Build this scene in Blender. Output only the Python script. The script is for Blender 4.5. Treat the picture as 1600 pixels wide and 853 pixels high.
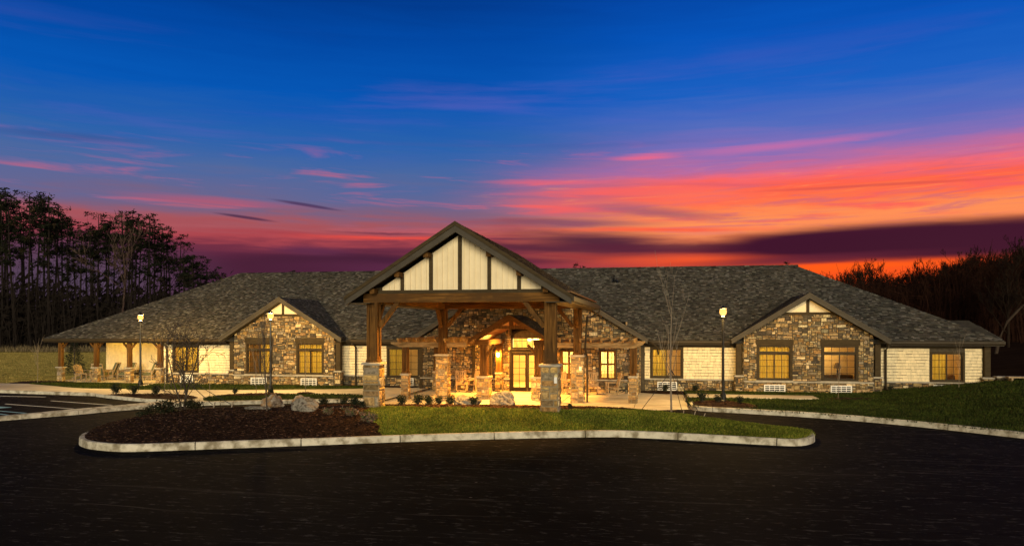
import bpy, math, random
import numpy as np
from mathutils import Vector, Matrix

D = bpy.data
sc = bpy.context.scene
for o in list(D.objects):
    D.objects.remove(o)
COL = sc.collection
R = math.radians

# ------------------------------------------------------------------ camera
cam_d = D.cameras.new("camera")
cam = D.objects.new("camera", cam_d)
COL.objects.link(cam)
cam.location = (0, 0, 3.58)
cam.rotation_euler = (R(90), 0, R(10.85))
cam_d.sensor_width = 36
cam_d.lens = 27
cam_d.shift_y = 0.0534
cam_d.clip_end = 3000
sc.camera = cam

# ------------------------------------------------------------------ exposure / engine
sc.view_settings.view_transform = 'Standard'
sc.view_settings.look = 'None'
sc.view_settings.exposure = 1.0
sc.view_settings.gamma = 1.0
sc.view_settings.use_curve_mapping = False
sc.render.engine = 'CYCLES'
cy = sc.cycles
cy.use_denoising = True
cy.max_bounces = 6
cy.diffuse_bounces = 3
cy.glossy_bounces = 3
cy.transparent_max_bounces = 12
cy.caustics_reflective = False
cy.caustics_refractive = False
cy.sample_clamp_indirect = 4.0


def lin(c):
    return tuple(((x / 255) / 12.92 if x / 255 <= .04045 else ((x / 255 + .055) / 1.055) ** 2.4) for x in c) + (1,)


# ------------------------------------------------------------------ world: dusk sky
world = D.worlds.new("World")
sc.world = world
world.use_nodes = True
wt = world.node_tree
wt.nodes.clear()


class NT:
    """small expression helper over a node tree"""
    def __init__(s, t):
        s.t = t

    def n(s, typ, **kw):
        o = s.t.nodes.new(typ)
        for k, v in kw.items():
            setattr(o, k, v)
        return o

    def put(s, inp, v):
        if isinstance(v, bpy.types.NodeSocket):
            s.t.links.new(v, inp)
        else:
            inp.default_value = v

    def m(s, op, a, b=0.0, c=0.0, clamp=False):
        o = s.n('ShaderNodeMath', operation=op, use_clamp=clamp)
        for i, v in enumerate((a, b, c)):
            s.put(o.inputs[i], v)
        return o.outputs[0]

    def ss(s, x, a, b, lo=0.0, hi=1.0):
        o = s.n('ShaderNodeMapRange', interpolation_type='SMOOTHSTEP')
        s.put(o.inputs['Value'], x)
        s.put(o.inputs['From Min'], a)
        s.put(o.inputs['From Max'], b)
        s.put(o.inputs['To Min'], lo)
        s.put(o.inputs['To Max'], hi)
        return o.outputs[0]

    def mix(s, f, a, b, blend='MIX'):
        o = s.n('ShaderNodeMix', data_type='RGBA', blend_type=blend)
        s.put(o.inputs[0], f)
        s.put(o.inputs[6], a)
        s.put(o.inputs[7], b)
        return o.outputs[2]

    def xyz(s, x, y, z=0.0):
        o = s.n('ShaderNodeCombineXYZ')
        for i, v in enumerate((x, y, z)):
            s.put(o.inputs[i], v)
        return o.outputs[0]

    def noise(s, vec, scale=1.0, detail=4.0, rough=.55, dist=0.0):
        o = s.n('ShaderNodeTexNoise')
        s.put(o.inputs['Vector'], vec)
        o.inputs['Scale'].default_value = scale
        o.inputs['Detail'].default_value = detail
        o.inputs['Roughness'].default_value = rough
        o.inputs['Distortion'].default_value = dist
        return o.outputs['Fac']

    def ramp(s, x, stops, interp='LINEAR'):
        o = s.n('ShaderNodeValToRGB')
        o.color_ramp.interpolation = interp
        e = o.color_ramp.elements
        while len(e) < len(stops):
            e.new(.5)
        for i, (p, c) in enumerate(stops):
            e[i].position = p
            e[i].color = c
        s.put(o.inputs[0], x)
        return o.outputs[0]


W = NT(wt)
gen = W.n('ShaderNodeTexCoord').outputs['Generated']
sp = W.n('ShaderNodeSeparateXYZ')
wt.links.new(gen, sp.inputs[0])
az = W.m('MULTIPLY', W.m('ARCTAN2', sp.outputs[0], sp.outputs[1]), 57.2958)
el = W.m('MULTIPLY', W.m('ARCSINE', sp.outputs[2]), 57.2958)
streak = W.noise(W.xyz(W.m('MULTIPLY', az, .035), W.m('MULTIPLY', el, .42)), 1.0, 6, .58, .3)
streak2 = W.noise(W.xyz(W.m('MULTIPLY', az, .09), W.m('ADD', W.m('MULTIPLY', el, 1.1), W.m('MULTIPLY', az, .02)), 3.0), 1.0, 5, .6, .5)
wob = W.m('MULTIPLY', W.m('SUBTRACT', streak, .5), 3.2)
wob2 = W.m('MULTIPLY', W.m('SUBTRACT', streak2, .5), 2.4)
# distance fades the wobble near the horizon
el2 = W.m('ADD', el, W.m('ADD', wob, wob2))
t = W.m('DIVIDE', el2, 36.0, clamp=True)


def stops(L):
    return [(max(0, e) / 36.0, lin(c)) for e, c in L]


left = W.ramp(t, stops([(0, (66, 22, 50)), (3.6, (80, 30, 58)), (5.0, (92, 38, 64)), (5.9, (116, 48, 68)), (6.6, (172, 70, 78)), (7.4, (166, 86, 94)), (8.2, (124, 96, 126)),
                        (9.2, (100, 102, 146)), (10.8, (76, 104, 160)), (13.0, (42, 98, 172)), (16.2, (4, 86, 180)), (20, (0, 72, 164)), (24, (0, 54, 134)), (36, (2, 32, 88))]))
right = W.ramp(t, stops([(0, (255, 84, 20)), (4.2, (250, 84, 30)), (5.2, (226, 84, 55)), (6.6, (252, 140, 88)), (7.6, (255, 144, 86)), (8.6, (255, 118, 74)),
                         (9.7, (255, 98, 72)), (10.5, (246, 104, 112)), (11.3, (190, 108, 158)), (12.4, (128, 110, 184)), (14, (84, 108, 190)), (16.5, (24, 96, 194)), (20, (3, 84, 186)), (24, (1, 66, 160)), (36, (2, 36, 96))]))
sky = W.mix(W.ss(W.m('ADD', az, W.m('MULTIPLY', wob, 5.0)), -16, 4), left, right)
# torn texture inside the glowing bank
tex = W.noise(W.xyz(W.m('MULTIPLY', az, .13), W.m('ADD', W.m('MULTIPLY', el, 2.1), W.m('MULTIPLY', az, -.05)), 9.0), 1.0, 7, .65, .8)
glowm = W.m('MULTIPLY', W.ss(el, 6.0, 7.5), W.ss(el, 12.5, 10.0))
glowm = W.m('MULTIPLY', glowm, W.ss(az, -18, -2))
sky = W.mix(W.m('MULTIPLY', W.m('MULTIPLY', W.ss(tex, .52, .36), glowm), .5), sky, lin((190, 96, 126)))
sky = W.mix(W.m('MULTIPLY', W.m('MULTIPLY', W.ss(tex, .55, .72), glowm), .6), sky, lin((255, 150, 92)))
# pink wisps
pinkm = W.m('MULTIPLY', W.ss(streak2, .52, .72), W.m('MULTIPLY', W.ss(el, 6.0, 8.5), W.ss(el, 14.0, 10.0)))
pinkm = W.m('MULTIPLY', pinkm, W.ss(az, -40, -4, .35, .95))
sky = W.mix(pinkm, sky, lin((250, 96, 92)))
vio = W.m('MULTIPLY', W.ss(streak, .50, .72), W.m('MULTIPLY', W.ss(el, 11.0, 13.5), W.ss(el, 21.0, 16.0)))
sky = W.mix(W.m('MULTIPLY', vio, .3), sky, lin((112, 100, 186)))


def ell(a0, e0, ra, re, tilt=0.0, warp=.6, soft=.45):
    """elongated cloud mask at azimuth / elevation (degrees)"""
    da = W.m('SUBTRACT', az, a0)
    de = W.m('SUBTRACT', el, e0)
    de = W.m('ADD', de, W.m('MULTIPLY', da, tilt))
    de = W.m('ADD', de, W.m('MULTIPLY', wob2, warp * .4))
    x = W.m('DIVIDE', da, ra)
    y = W.m('DIVIDE', de, re)
    r = W.m('SQRT', W.m('ADD', W.m('MULTIPLY', x, x), W.m('MULTIPLY', y, y)))
    r = W.m('ADD', r, W.m('MULTIPLY', W.m('SUBTRACT', streak, .5), warp))
    return W.ss(r, 1.0 + soft * .4, 1.0 - soft)


CLOUDS = [  # az, el, half az, half el, tilt, warp, soft, strength, colour
    (-24, 4.4, 9.5, 1.25, 0, .7, .5, .95, (72, 31, 54)),
    (-41, 2.2, 9.0, 4.2, 0, .4, .9, .8, (90, 76, 98)),
    (-25.5, 5.55, 3.4, .45, .04, .6, .8, .8, (96, 44, 74)),
    (-12, 4.3, 14, .75, 0, .8, .9, .7, (98, 44, 78)),
    (-4.0, 6.25, 7.6, 1.0, .06, 1.1, .9, .95, (72, 32, 56)),
    (-9, 5.9, 7, .3, .02, .9, .9, .8, (78, 34, 58)),
    (3, 5.75, 12, .42, .02, .5, .6, .85, (88, 32, 55)),
    (15.5, 5.8, 14, 1.35, 0, .45, .4, 1.0, (62, 16, 44)),
    (17, 5.7, 10, .85, 0, .4, .6, .8, (58, 14, 42)),
    (34, 5.5, 22, 1.6, 0, .45, .4, 1.0, (60, 16, 44)),
    (9.5, 4.75, 9, .35, -.03, .5, .8, .8, (92, 30, 52)),
    (0.5, 8.3, 5.2, .38, .10, .6, 1.0, .65, (128, 82, 112)),
    (-3.5, 9.0, 4.0, .25, .02, .6, 1.0, .4, (112, 90, 130)),
    (-15, 5.0, 11, .42, 0, .8, .8, .8, (70, 30, 56)),
    (-7, 7.7, 7.5, .34, .02, .8, .9, .75, (120, 72, 100)),
    (3.5, 10.2, 4.0, .14, .03, .6, .9, .55, (170, 84, 120)),
    (14, 9.5, 9.0, .10, .01, .5, .8, .6, (206, 78, 76)),
    (-14, 8.3, 6.0, .4, -.02, .8, 1.0, .5, (126, 98, 126)),
    (3.0, 4.35, 1.3, .10, .08, .3, .7, .8, (84, 38, 60)),
    (-30.0, 7.72, 2.1, .115, .105, .12, .6, .85, (74, 44, 74)),
    (-25.8, 8.75, 2.5, .13, .12, .12, .6, .85, (70, 52, 92)),
    (-20.0, 7.0, 4.2, .14, 0, .9, .8, .7, (98, 46, 70)),
    (-12.5, 6.6, 4.0, .12, 0, .5, .8, .7, (92, 44, 70)),
    (-41, 12.2, 5.0, .28, -.03, .4, 1.0, .45, (60, 78, 140)),
    (-14, 13.3, 18, .2, 0, .5, 1.0, .35, (62, 92, 165)),
]
for a0, e0, ra, re, ti, wa, so, st, c in CLOUDS:
    sky = W.mix(W.m('MULTIPLY', ell(a0, e0, ra, re, ti, wa, so), st), sky, lin(c))
# bright orange streaks between the bands
for a0, e0, ra, re, ti, st, c in [(-20, 6.55, 7, .2, 0, .8, (238, 80, 66)), (0, 7.15, 8, .22, .02, .85, (255, 92, 60)), (-2, 10.05, 9, .28, -.02, .7, (255, 100, 92)), (2.5, 9.4, 5.5, .75, .0, .6, (255, 116, 96)), (-7, 9.2, 5, .35, .0, .5, (236, 104, 104)),
                                  (-8, 10.7, 5, .22, 0, .6, (246, 98, 110)), (-1.0, 12.3, 2.4, .25, 0, .7, (250, 104, 128)), (12.0, 4.15, 8, .3, -.02, .9, (255, 92, 24)),
                                  (-32, 8.7, 6, .3, .02, .5, (205, 82, 96)), (9, 12.6, 7, .3, -.03, .45, (226, 110, 160))]:
    sky = W.mix(W.m('MULTIPLY', ell(a0, e0, ra, re, ti, .8, .9), st), sky, lin(c))
# below the horizon: dark ground tone
sky = W.mix(W.ss(el, -1.0, -4.0), sky, lin((30, 24, 26)))
# towards the zenith the sky is deep and dark
sky = W.mix(W.ss(el, 24, 52), sky, lin((30, 36, 52)))
# away from the sunset the sky is a plain dusk blue
back = W.ss(W.m('ABSOLUTE', W.m('SUBTRACT', az, 8.0)), 75, 130)
dusk = W.ramp(W.m('DIVIDE', W.m('MAXIMUM', el, 0.0), 60.0, clamp=True), [(0, lin((150, 128, 112))), (.25, lin((112, 104, 104))), (1, lin((36, 40, 52)))])
sky = W.mix(back, sky, dusk)
bg = W.n('ShaderNodeBackground')
wt.links.new(sky, bg.inputs[0])
bg.inputs[1].default_value = 0.5
nis = W.n('ShaderNodeTexSky', sky_type='NISHITA')
nis.sun_disc = False
nis.sun_elevation = R(1.0)
nis.sun_rotation = R(20)
bg2 = W.n('ShaderNodeBackground')
wt.links.new(nis.outputs[0], bg2.inputs[0])
bg2.inputs[1].default_value = 0.0004
addw = W.n('ShaderNodeAddShader')
wt.links.new(bg.outputs[0], addw.inputs[0])
wt.links.new(bg2.outputs[0], addw.inputs[1])
out = W.n('ShaderNodeOutputWorld')
wt.links.new(addw.outputs[0], out.inputs[0])

# broad soft light of the bright evening sky behind the camera
sun_d = D.lights.new("sun", 'SUN')
sun_d.energy = 1.9
sun_d.angle = R(35)
sun_d.color = (1.0, .86, .58)
sun = D.objects.new("sun", sun_d)
COL.objects.link(sun)
sun.rotation_euler = (R(90 - 7), 0, R(12))


# ------------------------------------------------------------------ mesh builder
OFF = {}


class MB:
    def __init__(s):
        s.v, s.f, s.c = [], [], []

    def face(s, pts, col=None):
        i = len(s.v)
        s.v.extend([tuple(p) for p in pts])
        s.f.append(tuple(range(i, i + len(pts))))
        s.c.append(col)

    def box(s, x0, x1, y0, y1, z0, z1, col=None):
        i = len(s.v)
        s.v += [(x0, y0, z0), (x1, y0, z0), (x1, y1, z0), (x0, y1, z0), (x0, y0, z1), (x1, y0, z1), (x1, y1, z1), (x0, y1, z1)]
        for q in ((0, 3, 2, 1), (4, 5, 6, 7), (0, 1, 5, 4), (1, 2, 6, 5), (2, 3, 7, 6), (3, 0, 4, 7)):
            s.f.append(tuple(i + k for k in q))
            s.c.append(col)
        return s

    def cham(s, x0, x1, y0, y1, z0, z1, b=.02, col=None):
        """box with chamfered vertical and top edges"""
        pl = [(x0 + b, y0), (x1 - b, y0), (x1, y0 + b), (x1, y1 - b), (x1 - b, y1), (x0 + b, y1), (x0, y1 - b), (x0, y0 + b)]
        cx, cyy = (x0 + x1) / 2, (y0 + y1) / 2
        rings = [[(x, y, z0) for x, y in pl], [(x, y, z1 - b) for x, y in pl],
                 [(cx + (x - cx) * (1 - 2 * b / (x1 - x0)), cyy + (y - cyy) * (1 - 2 * b / (y1 - y0)), z1) for x, y in pl]]
        s.loft(rings, True, True, col)
        return s

    def loft(s, rings, cap0=True, cap1=True, col=None, closed=True):
        i = len(s.v)
        n = len(rings[0])
        for r in rings:
            s.v.extend([tuple(p) for p in r])
        for k in range(len(rings) - 1):
            for j in range(n if closed else n - 1):
                a = i + k * n + j
                b = i + k * n + (j + 1) % n
                s.f.append((a, b, b + n, a + n))
                s.c.append(col)
        if cap0:
            s.f.append(tuple(i + n - 1 - j for j in range(n)))
            s.c.append(col)
        if cap1:
            m = i + (len(rings) - 1) * n
            s.f.append(tuple(m + j for j in range(n)))
            s.c.append(col)

    def tube(s, pts, radii, n=6, col=None, caps=True):
        pts = [Vector(p) for p in pts]
        if not hasattr(radii, '__len__'):
            radii = [radii] * len(pts)
        rings = []
        for k, p in enumerate(pts):
            a = pts[max(k - 1, 0)]
            b = pts[min(k + 1, len(pts) - 1)]
            d = (b - a).normalized()
            up = Vector((0, 0, 1)) if abs(d.z) < .9 else Vector((1, 0, 0))
            x = d.cross(up).normalized()
            y = x.cross(d).normalized()
            rings.append([p + (x * math.cos(q) + y * math.sin(q)) * radii[k] for q in [2 * math.pi * j / n for j in range(n)]])
        s.loft(rings, caps, caps, col)

    def beam(s, p0, p1, w, h, col=None, up=(0, 0, 1)):
        p0, p1 = Vector(p0), Vector(p1)
        d = (p1 - p0).normalized()
        u = Vector(up)
        x = d.cross(u)
        if x.length < 1e-4:
            x = d.cross(Vector((0, 1, 0)))
        x.normalize()
        y = x.cross(d).normalized()
        q = [x * (-w / 2) + y * (-h / 2), x * (w / 2) + y * (-h / 2), x * (w / 2) + y * (h / 2), x * (-w / 2) + y * (h / 2)]
        s.loft([[p0 + k for k in q], [p1 + k for k in q]], True, True, col)

    def prism(s, poly, vec, col=None):
        vec = Vector(vec)
        a = [Vector(p) for p in poly]
        s.loft([a, [p + vec for p in a]], True, True, col)

    def build(s, name, mat, parent=None, smooth=False):
        me = D.meshes.new(name)
        off = OFF.get(parent.name, Vector((0, 0, 0))) if parent else Vector((0, 0, 0))
        v = np.array(s.v, dtype=np.float64).reshape(-1, 3) - np.array(off)
        me.from_pydata(v.tolist(), [], s.f)
        if any(c is not None for c in s.c):
            at = me.attributes.new("tone", 'FLOAT_COLOR', 'FACE')
            arr = np.ones((len(s.f), 4), dtype=np.float32)
            for k, c in enumerate(s.c):
                if c is not None:
                    arr[k, :3] = c[:3]
            at.data.foreach_set("color", arr.ravel())
        me.materials.append(mat)
        if smooth:
            me.polygons.foreach_set("use_smooth", [True] * len(me.polygons))
        me.update()
        o = D.objects.new(name, me)
        COL.objects.link(o)
        if parent:
            o.parent = parent
            OFF[o.name] = off
        return o


def tag(o, label=None, cat=None, group=None, kind=None):
    for k, v in (('label', label), ('category', cat), ('group', group), ('kind', kind)):
        if v:
            o[k] = v
    return o


def thing(name, label, cat, loc=(0, 0, 0), group=None, world_verts=True, rz=0.0):
    o = D.objects.new(name, None)
    COL.objects.link(o)
    o.location = loc
    o.rotation_euler = (0, 0, rz)
    OFF[o.name] = Vector(loc) if world_verts else Vector((0, 0, 0))
    return tag(o, label, cat, group)


def dup(root, loc, rz=0.0, scale=None, label=None, group=None):
    r = root.copy()
    COL.objects.link(r)
    r.location = loc
    r.rotation_euler = (0, 0, rz)
    if scale is not None:
        r.scale = (scale,) * 3 if not hasattr(scale, '__len__') else scale
    if label:
        r['label'] = label
    if group:
        r['group'] = group
    for ch in list(root.children):
        c = ch.copy()
        COL.objects.link(c)
        c.parent = r
        for g in list(ch.children):
            d = g.copy()
            COL.objects.link(d)
            d.parent = c
    return r


def struct(o, kind='structure'):
    o['kind'] = kind
    return o


# ------------------------------------------------------------------ materials
def newmat(name):
    m = D.materials.new(name)
    m.use_nodes = True
    nt = m.node_tree
    nt.nodes.clear()
    N = NT(nt)
    o = N.n('ShaderNodeOutputMaterial')
    return m, N, o


def pmat(name, c1, c2=None, scale=4.0, stretch=(1, 1, 1), rough=.8, spec=.25, bump=0.0, bscale=None, attr=False, metal=0.0, c3=None, s3=.5, detail=5, lo=.3, hi=.7, vary=.5):
    m, N, o = newmat(name)
    b = N.n('ShaderNodeBsdfPrincipled')
    co = N.n('ShaderNodeTexCoord').outputs['Object']
    mp = N.n('ShaderNodeMapping')
    N.t.links.new(co, mp.inputs[0])
    mp.inputs['Scale'].default_value = stretch
    nz = N.noise(mp.outputs[0], scale, detail, .6)
    f = N.ss(nz, lo, hi)
    c1 = tuple(c1) + (1,)
    if attr:
        a = N.n('ShaderNodeAttribute', attribute_name="tone")
        col = N.mix(1.0, a.outputs['Color'], N.mix(f, (1 - vary * .6,) * 3 + (1,), (1 + vary * .6,) * 3 + (1,)), 'MULTIPLY')
    else:
        col = N.mix(f, c1, tuple(c2 or c1[:3]) + (1,))
    if c3:
        n3 = N.noise(co, s3, 4, .6)
        col = N.mix(N.ss(n3, .42, .68), col, tuple(c3) + (1,))
    N.t.links.new(col, b.inputs['Base Color'])
    b.inputs['Roughness'].default_value = rough
    b.inputs['Specular IOR Level'].default_value = spec
    b.inputs['Metallic'].default_value = metal
    if bump:
        bn = N.n('ShaderNodeBump')
        bn.inputs['Strength'].default_value = bump
        bn.inputs['Distance'].default_value = .02
        hn = N.noise(mp.outputs[0], bscale or scale * 2, 5, .65)
        N.t.links.new(hn, bn.inputs['Height'])
        N.t.links.new(bn.outputs[0], b.inputs['Normal'])
    N.t.links.new(b.outputs[0], o.inputs[0])
    return m


def emat(name, col, strength):
    m, N, o = newmat(name)
    e = N.n('ShaderNodeEmission')
    e.inputs[0].default_value = tuple(col) + (1,)
    e.inputs[1].default_value = strength
    N.t.links.new(e.outputs[0], o.inputs[0])
    return m


M = {}
M['stone'] = pmat('stone', (1, 1, 1), attr=True, scale=9, bump=.6, bscale=16, rough=.88, vary=.7)
M['mortar'] = pmat('mortar', (.05, .04, .028), (.085, .07, .048), scale=6, rough=.95)
M['mortar_light'] = pmat('mortar_light', (.20, .16, .10), (.28, .23, .15), scale=6, rough=.95)
M['cap'] = pmat('capstone', (.30, .27, .22), (.42, .38, .31), scale=5, bump=.3, rough=.85)
M['shingle'] = pmat('roof_shingle', (1, 1, 1), attr=True, scale=30, bump=.35, bscale=60, rough=.92, spec=.12, vary=.5)
M['roofing'] = pmat('roofing', (.035, .031, .026), (.055, .049, .041), scale=3, rough=.92, spec=.1)
M['shake'] = pmat('shake_siding', (1, 1, 1), attr=True, scale=3, stretch=(2, 2, .6), rough=.75, spec=.2, vary=.18)
M['cream'] = pmat('cream_paint', (.74, .635, .43), (.80, .695, .485), scale=2, rough=.65)
M['trim'] = pmat('taupe_trim', (.042, .030, .015), (.062, .045, .024), scale=3, stretch=(1, 1, 4), rough=.7, spec=.08)
M['barge'] = pmat('bargeboard', (.055, .048, .038), (.072, .063, .05), scale=2.2, rough=.6, spec=.1)
M['gutter'] = pmat('gutter_metal', (.034, .025, .014), (.044, .033, .02), scale=2, rough=.5, spec=.15)
for ax, st in (('x', (.25, 5, 5)), ('y', (5, .25, 5)), ('z', (5, 5, .25))):
    M['wood_' + ax] = pmat('timber_' + ax, (.032, .013, .003), (.195, .095, .024), scale=3.5, stretch=st, rough=.7, spec=.08, bump=.3, bscale=8, lo=.25, hi=.75, c3=(.075, .038, .013), s3=.9)
M['ceil'] = pmat('wood_ceiling', (.11, .042, .013), (.19, .08, .025), scale=3, stretch=(6, .3, 6), rough=.5)
M['asphalt'] = None
M['concrete'] = pmat('concrete', (.50, .455, .385), (.62, .57, .49), scale=1.2, rough=.88, bump=.12, bscale=40, c3=(.44, .385, .31), s3=.35)
M['kerb'] = pmat('kerb_concrete', (.52, .49, .40), (.66, .62, .52), scale=2.5, rough=.88, bump=.25, bscale=20, c3=(.22, .19, .13), s3=2.6)
M['white'] = pmat('white_enamel', (.72, .72, .70), (.8, .8, .78), scale=3, rough=.5)
M['vent_dark'] = pmat('vent_dark', (.02, .022, .025), (.035, .038, .04), scale=6, rough=.5)
M['black'] = pmat('black_metal', (.0035, .0035, .0035), (.006, .006, .005), scale=6, rough=.4, spec=.5)
M['door'] = pmat('door_bronze', (.009, .006, .003), (.015, .010, .006), scale=5, rough=.5, spec=.12)
M['pale_wood'] = pmat('pale_timber', (.14, .085, .035), (.34, .235, .115), scale=4, stretch=(.6, 2, 3), rough=.75, spec=.08, bump=.3, lo=.25, hi=.75)
M['room'] = pmat('room_paint', (.60, .42, .20), (.66, .47, .23), scale=1, rough=.9)
M['lobby'] = pmat('lobby_paint', (.70, .52, .26), (.76, .58, .30), scale=1, rough=.9)
M['furn'] = pmat('dark_furniture', (.05, .028, .014), (.09, .05, .024), scale=5, stretch=(.4, 3, 3), rough=.5)
M['cushion'] = pmat('olive_cushion', (.105, .115, .065), (.15, .16, .095), scale=14, rough=.95, bump=.3)
M['chairwood'] = pmat('weathered_wood', (.27, .19, .10), (.44, .33, .20), scale=6, stretch=(3, 3, .6), rough=.75)
M['bark'] = pmat('bark', (.05, .038, .03), (.10, .078, .06), scale=8, stretch=(3, 3, .5), rough=.95, bump=.6)
M['pale_bark'] = pmat('pale_bark', (.24, .20, .155), (.36, .31, .25), scale=7, stretch=(3, 3, .6), rough=.9, bump=.3)
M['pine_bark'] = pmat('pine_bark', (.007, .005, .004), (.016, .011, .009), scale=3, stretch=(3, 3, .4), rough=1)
M['needles'] = pmat('pine_needles', (1, 1, 1), attr=True, scale=1, rough=.9, spec=.1)
M['leaf'] = pmat('shrub_leaf', (1, 1, 1), attr=True, scale=6, rough=.7, spec=.2)
M['grassblade'] = pmat('grass_blade', (1, 1, 1), attr=True, scale=.9, rough=.8, spec=.15, vary=.6)
M['lawn'] = pmat('lawn_soil', (.022, .034, .006), (.040, .058, .010), scale=3.5, rough=.95, spec=.05, bump=.6, bscale=25, c3=(.055, .062, .013), s3=.8)
M['field'] = pmat('dry_field', (.22, .165, .05), (.40, .30, .10), scale=.8, stretch=(.15, 1, 1), rough=1, spec=.0, c3=(.17, .16, .045), s3=.10)
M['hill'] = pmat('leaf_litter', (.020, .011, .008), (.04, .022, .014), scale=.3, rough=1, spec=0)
M['mulch'] = pmat('mulch_bed', (.014, .007, .005), (.035, .018, .012), scale=14, rough=.98, spec=.08, bump=1.0, bscale=30)
M['chips'] = pmat('mulch_chips', (1, 1, 1), attr=True, scale=10, rough=.95, spec=.1)
M['boulder'] = pmat('boulder', (.11, .098, .082), (.40, .375, .33), scale=4.5, rough=.95, bump=1.0, bscale=9, c3=(.07, .055, .045), s3=4.5, lo=.40, hi=.58)
M['boulder_rust'] = pmat('rusty_boulder', (.30, .18, .085), (.50, .45, .38), scale=3.0, rough=.95, bump=1.0, bscale=6, c3=(.12, .085, .06), s3=2.2, lo=.4, hi=.6)
M['paint_white'] = pmat('line_paint', (.60, .60, .58), (.72, .72, .70), scale=6, rough=.8)
M['paint_blue'] = pmat('blue_paint', (.20, .42, .55), (.30, .52, .64), scale=6, rough=.8)
def lantern(name, col, strength):
    m, N, o = newmat(name)
    e = N.n('ShaderNodeEmission')
    e.inputs[0].default_value = tuple(col) + (1,)
    e.inputs[1].default_value = strength
    t_ = N.n('ShaderNodeBsdfTransparent')
    a_ = N.n('ShaderNodeAddShader')
    N.t.links.new(e.outputs[0], a_.inputs[0])
    N.t.links.new(t_.outputs[0], a_.inputs[1])
    N.t.links.new(a_.outputs[0], o.inputs[0])
    return m


M['lamp_glass'] = lantern('lamp_glow', (1.0, .50, .12), .45)
M['bulb'] = lantern('bulb_glow', (1.0, .60, .17), 3)
M['shade'] = emat('lampshade_glow', (1.0, .62, .22), 2.2)
M['iron'] = pmat('cast_iron', (.05, .036, .026), (.09, .066, .048), scale=8, rough=.7)
M['wire'] = pmat('guy_wire', (.03, .03, .03), rough=.6)
M['picture'] = pmat('picture', (.35, .25, .12), (.12, .10, .06), scale=6, rough=.6)
M['sofa'] = pmat('sofa', (.10, .05, .03), (.16, .09, .05), scale=8, rough=.9)


def make_asphalt():
    m, N, o = newmat('asphalt')
    b = N.n('ShaderNodeBsdfPrincipled')
    co = N.n('ShaderNodeTexCoord').outputs['Object']
    warp = N.n('ShaderNodeTexNoise')
    N.t.links.new(co, warp.inputs[0])
    warp.inputs['Scale'].default_value = .09
    add = N.n('ShaderNodeVectorMath', operation='MULTIPLY_ADD')
    N.t.links.new(warp.outputs['Color'], add.inputs[0])
    add.inputs[1].default_value = (0, 3, 0)
    N.t.links.new(co, add.inputs[2])
    mp = N.n('ShaderNodeMapping')
    N.t.links.new(add.outputs[0], mp.inputs[0])
    mp.inputs['Scale'].default_value = (.07, 1.9, 1)
    st = N.noise(mp.outputs[0], 1.0, 8, .74)
    fine = N.noise(co, 42, 3, .7)
    big = N.noise(co, .22, 4, .55)
    mp2 = N.n('ShaderNodeMapping')
    N.t.links.new(add.outputs[0], mp2.inputs[0])
    mp2.inputs['Scale'].default_value = (.16, 5.5, 1)
    mp2.inputs['Rotation'].default_value = (0, 0, .06)
    st2 = N.noise(mp2.outputs[0], 1.0, 6, .7)
    mp3 = N.n('ShaderNodeMapping')
    N.t.links.new(co, mp3.inputs[0])
    mp3.inputs['Scale'].default_value = (2.4, 7.0, 1)
    grit = N.noise(mp3.outputs[0], 1.0, 5, .75)
    base = N.mix(N.ss(big, .35, .7), (.0024, .0020, .0016, 1), (.0130, .0105, .0082, 1))
    base = N.mix(N.m('MULTIPLY', N.ss(st, .57, .70), .35), base, (.11, .092, .072, 1))
    base = N.mix(N.m('MULTIPLY', N.ss(st2, .59, .68), .8), base, (.095, .080, .063, 1))
    base = N.mix(N.m('MULTIPLY', N.ss(st, .47, .34), .85), base, (.0015, .0013, .0011, 1))
    base = N.mix(N.m('MULTIPLY', N.ss(grit, .56, .65), .85), base, (.10, .088, .073, 1))
    base = N.mix(N.m('MULTIPLY', N.ss(fine, .66, .74), .6), base, (.060, .053, .045, 1))
    vo = N.n('ShaderNodeTexVoronoi')
    N.t.links.new(co, vo.inputs['Vector'])
    vo.inputs['Scale'].default_value = 1.3
    base = N.mix(N.m('MULTIPLY', N.ss(vo.outputs['Distance'], .055, .03), .8), base, (.22, .19, .15, 1))
    N.t.links.new(base, b.inputs['Base Color'])
    b.inputs['Roughness'].default_value = .86
    b.inputs['Specular IOR Level'].default_value = .03
    bn = N.n('ShaderNodeBump')
    bn.inputs['Strength'].default_value = .5
    bn.inputs['Distance'].default_value = .01
    N.t.links.new(fine, bn.inputs['Height'])
    N.t.links.new(bn.outputs[0], b.inputs['Normal'])
    N.t.links.new(b.outputs[0], o.inputs[0])
    return m


M['asphalt'] = make_asphalt()


def make_glass(name, tint, gloss):
    m, N, o = newmat(name)
    tr = N.n('ShaderNodeBsdfTransparent')
    tr.inputs[0].default_value = tint
    gl = N.n('ShaderNodeBsdfGlossy')
    gl.inputs['Roughness'].default_value = .03
    lw = N.n('ShaderNodeFresnel')
    lw.inputs[0].default_value = gloss
    mx = N.n('ShaderNodeMixShader')
    N.t.links.new(lw.outputs[0], mx.inputs[0])
    N.t.links.new(tr.outputs[0], mx.inputs[1])
    N.t.links.new(gl.outputs[0], mx.inputs[2])
    N.t.links.new(mx.outputs[0], o.inputs[0])
    return m


M['glass'] = make_glass('window_glass', (.92, .92, .88, 1), 1.45)


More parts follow.
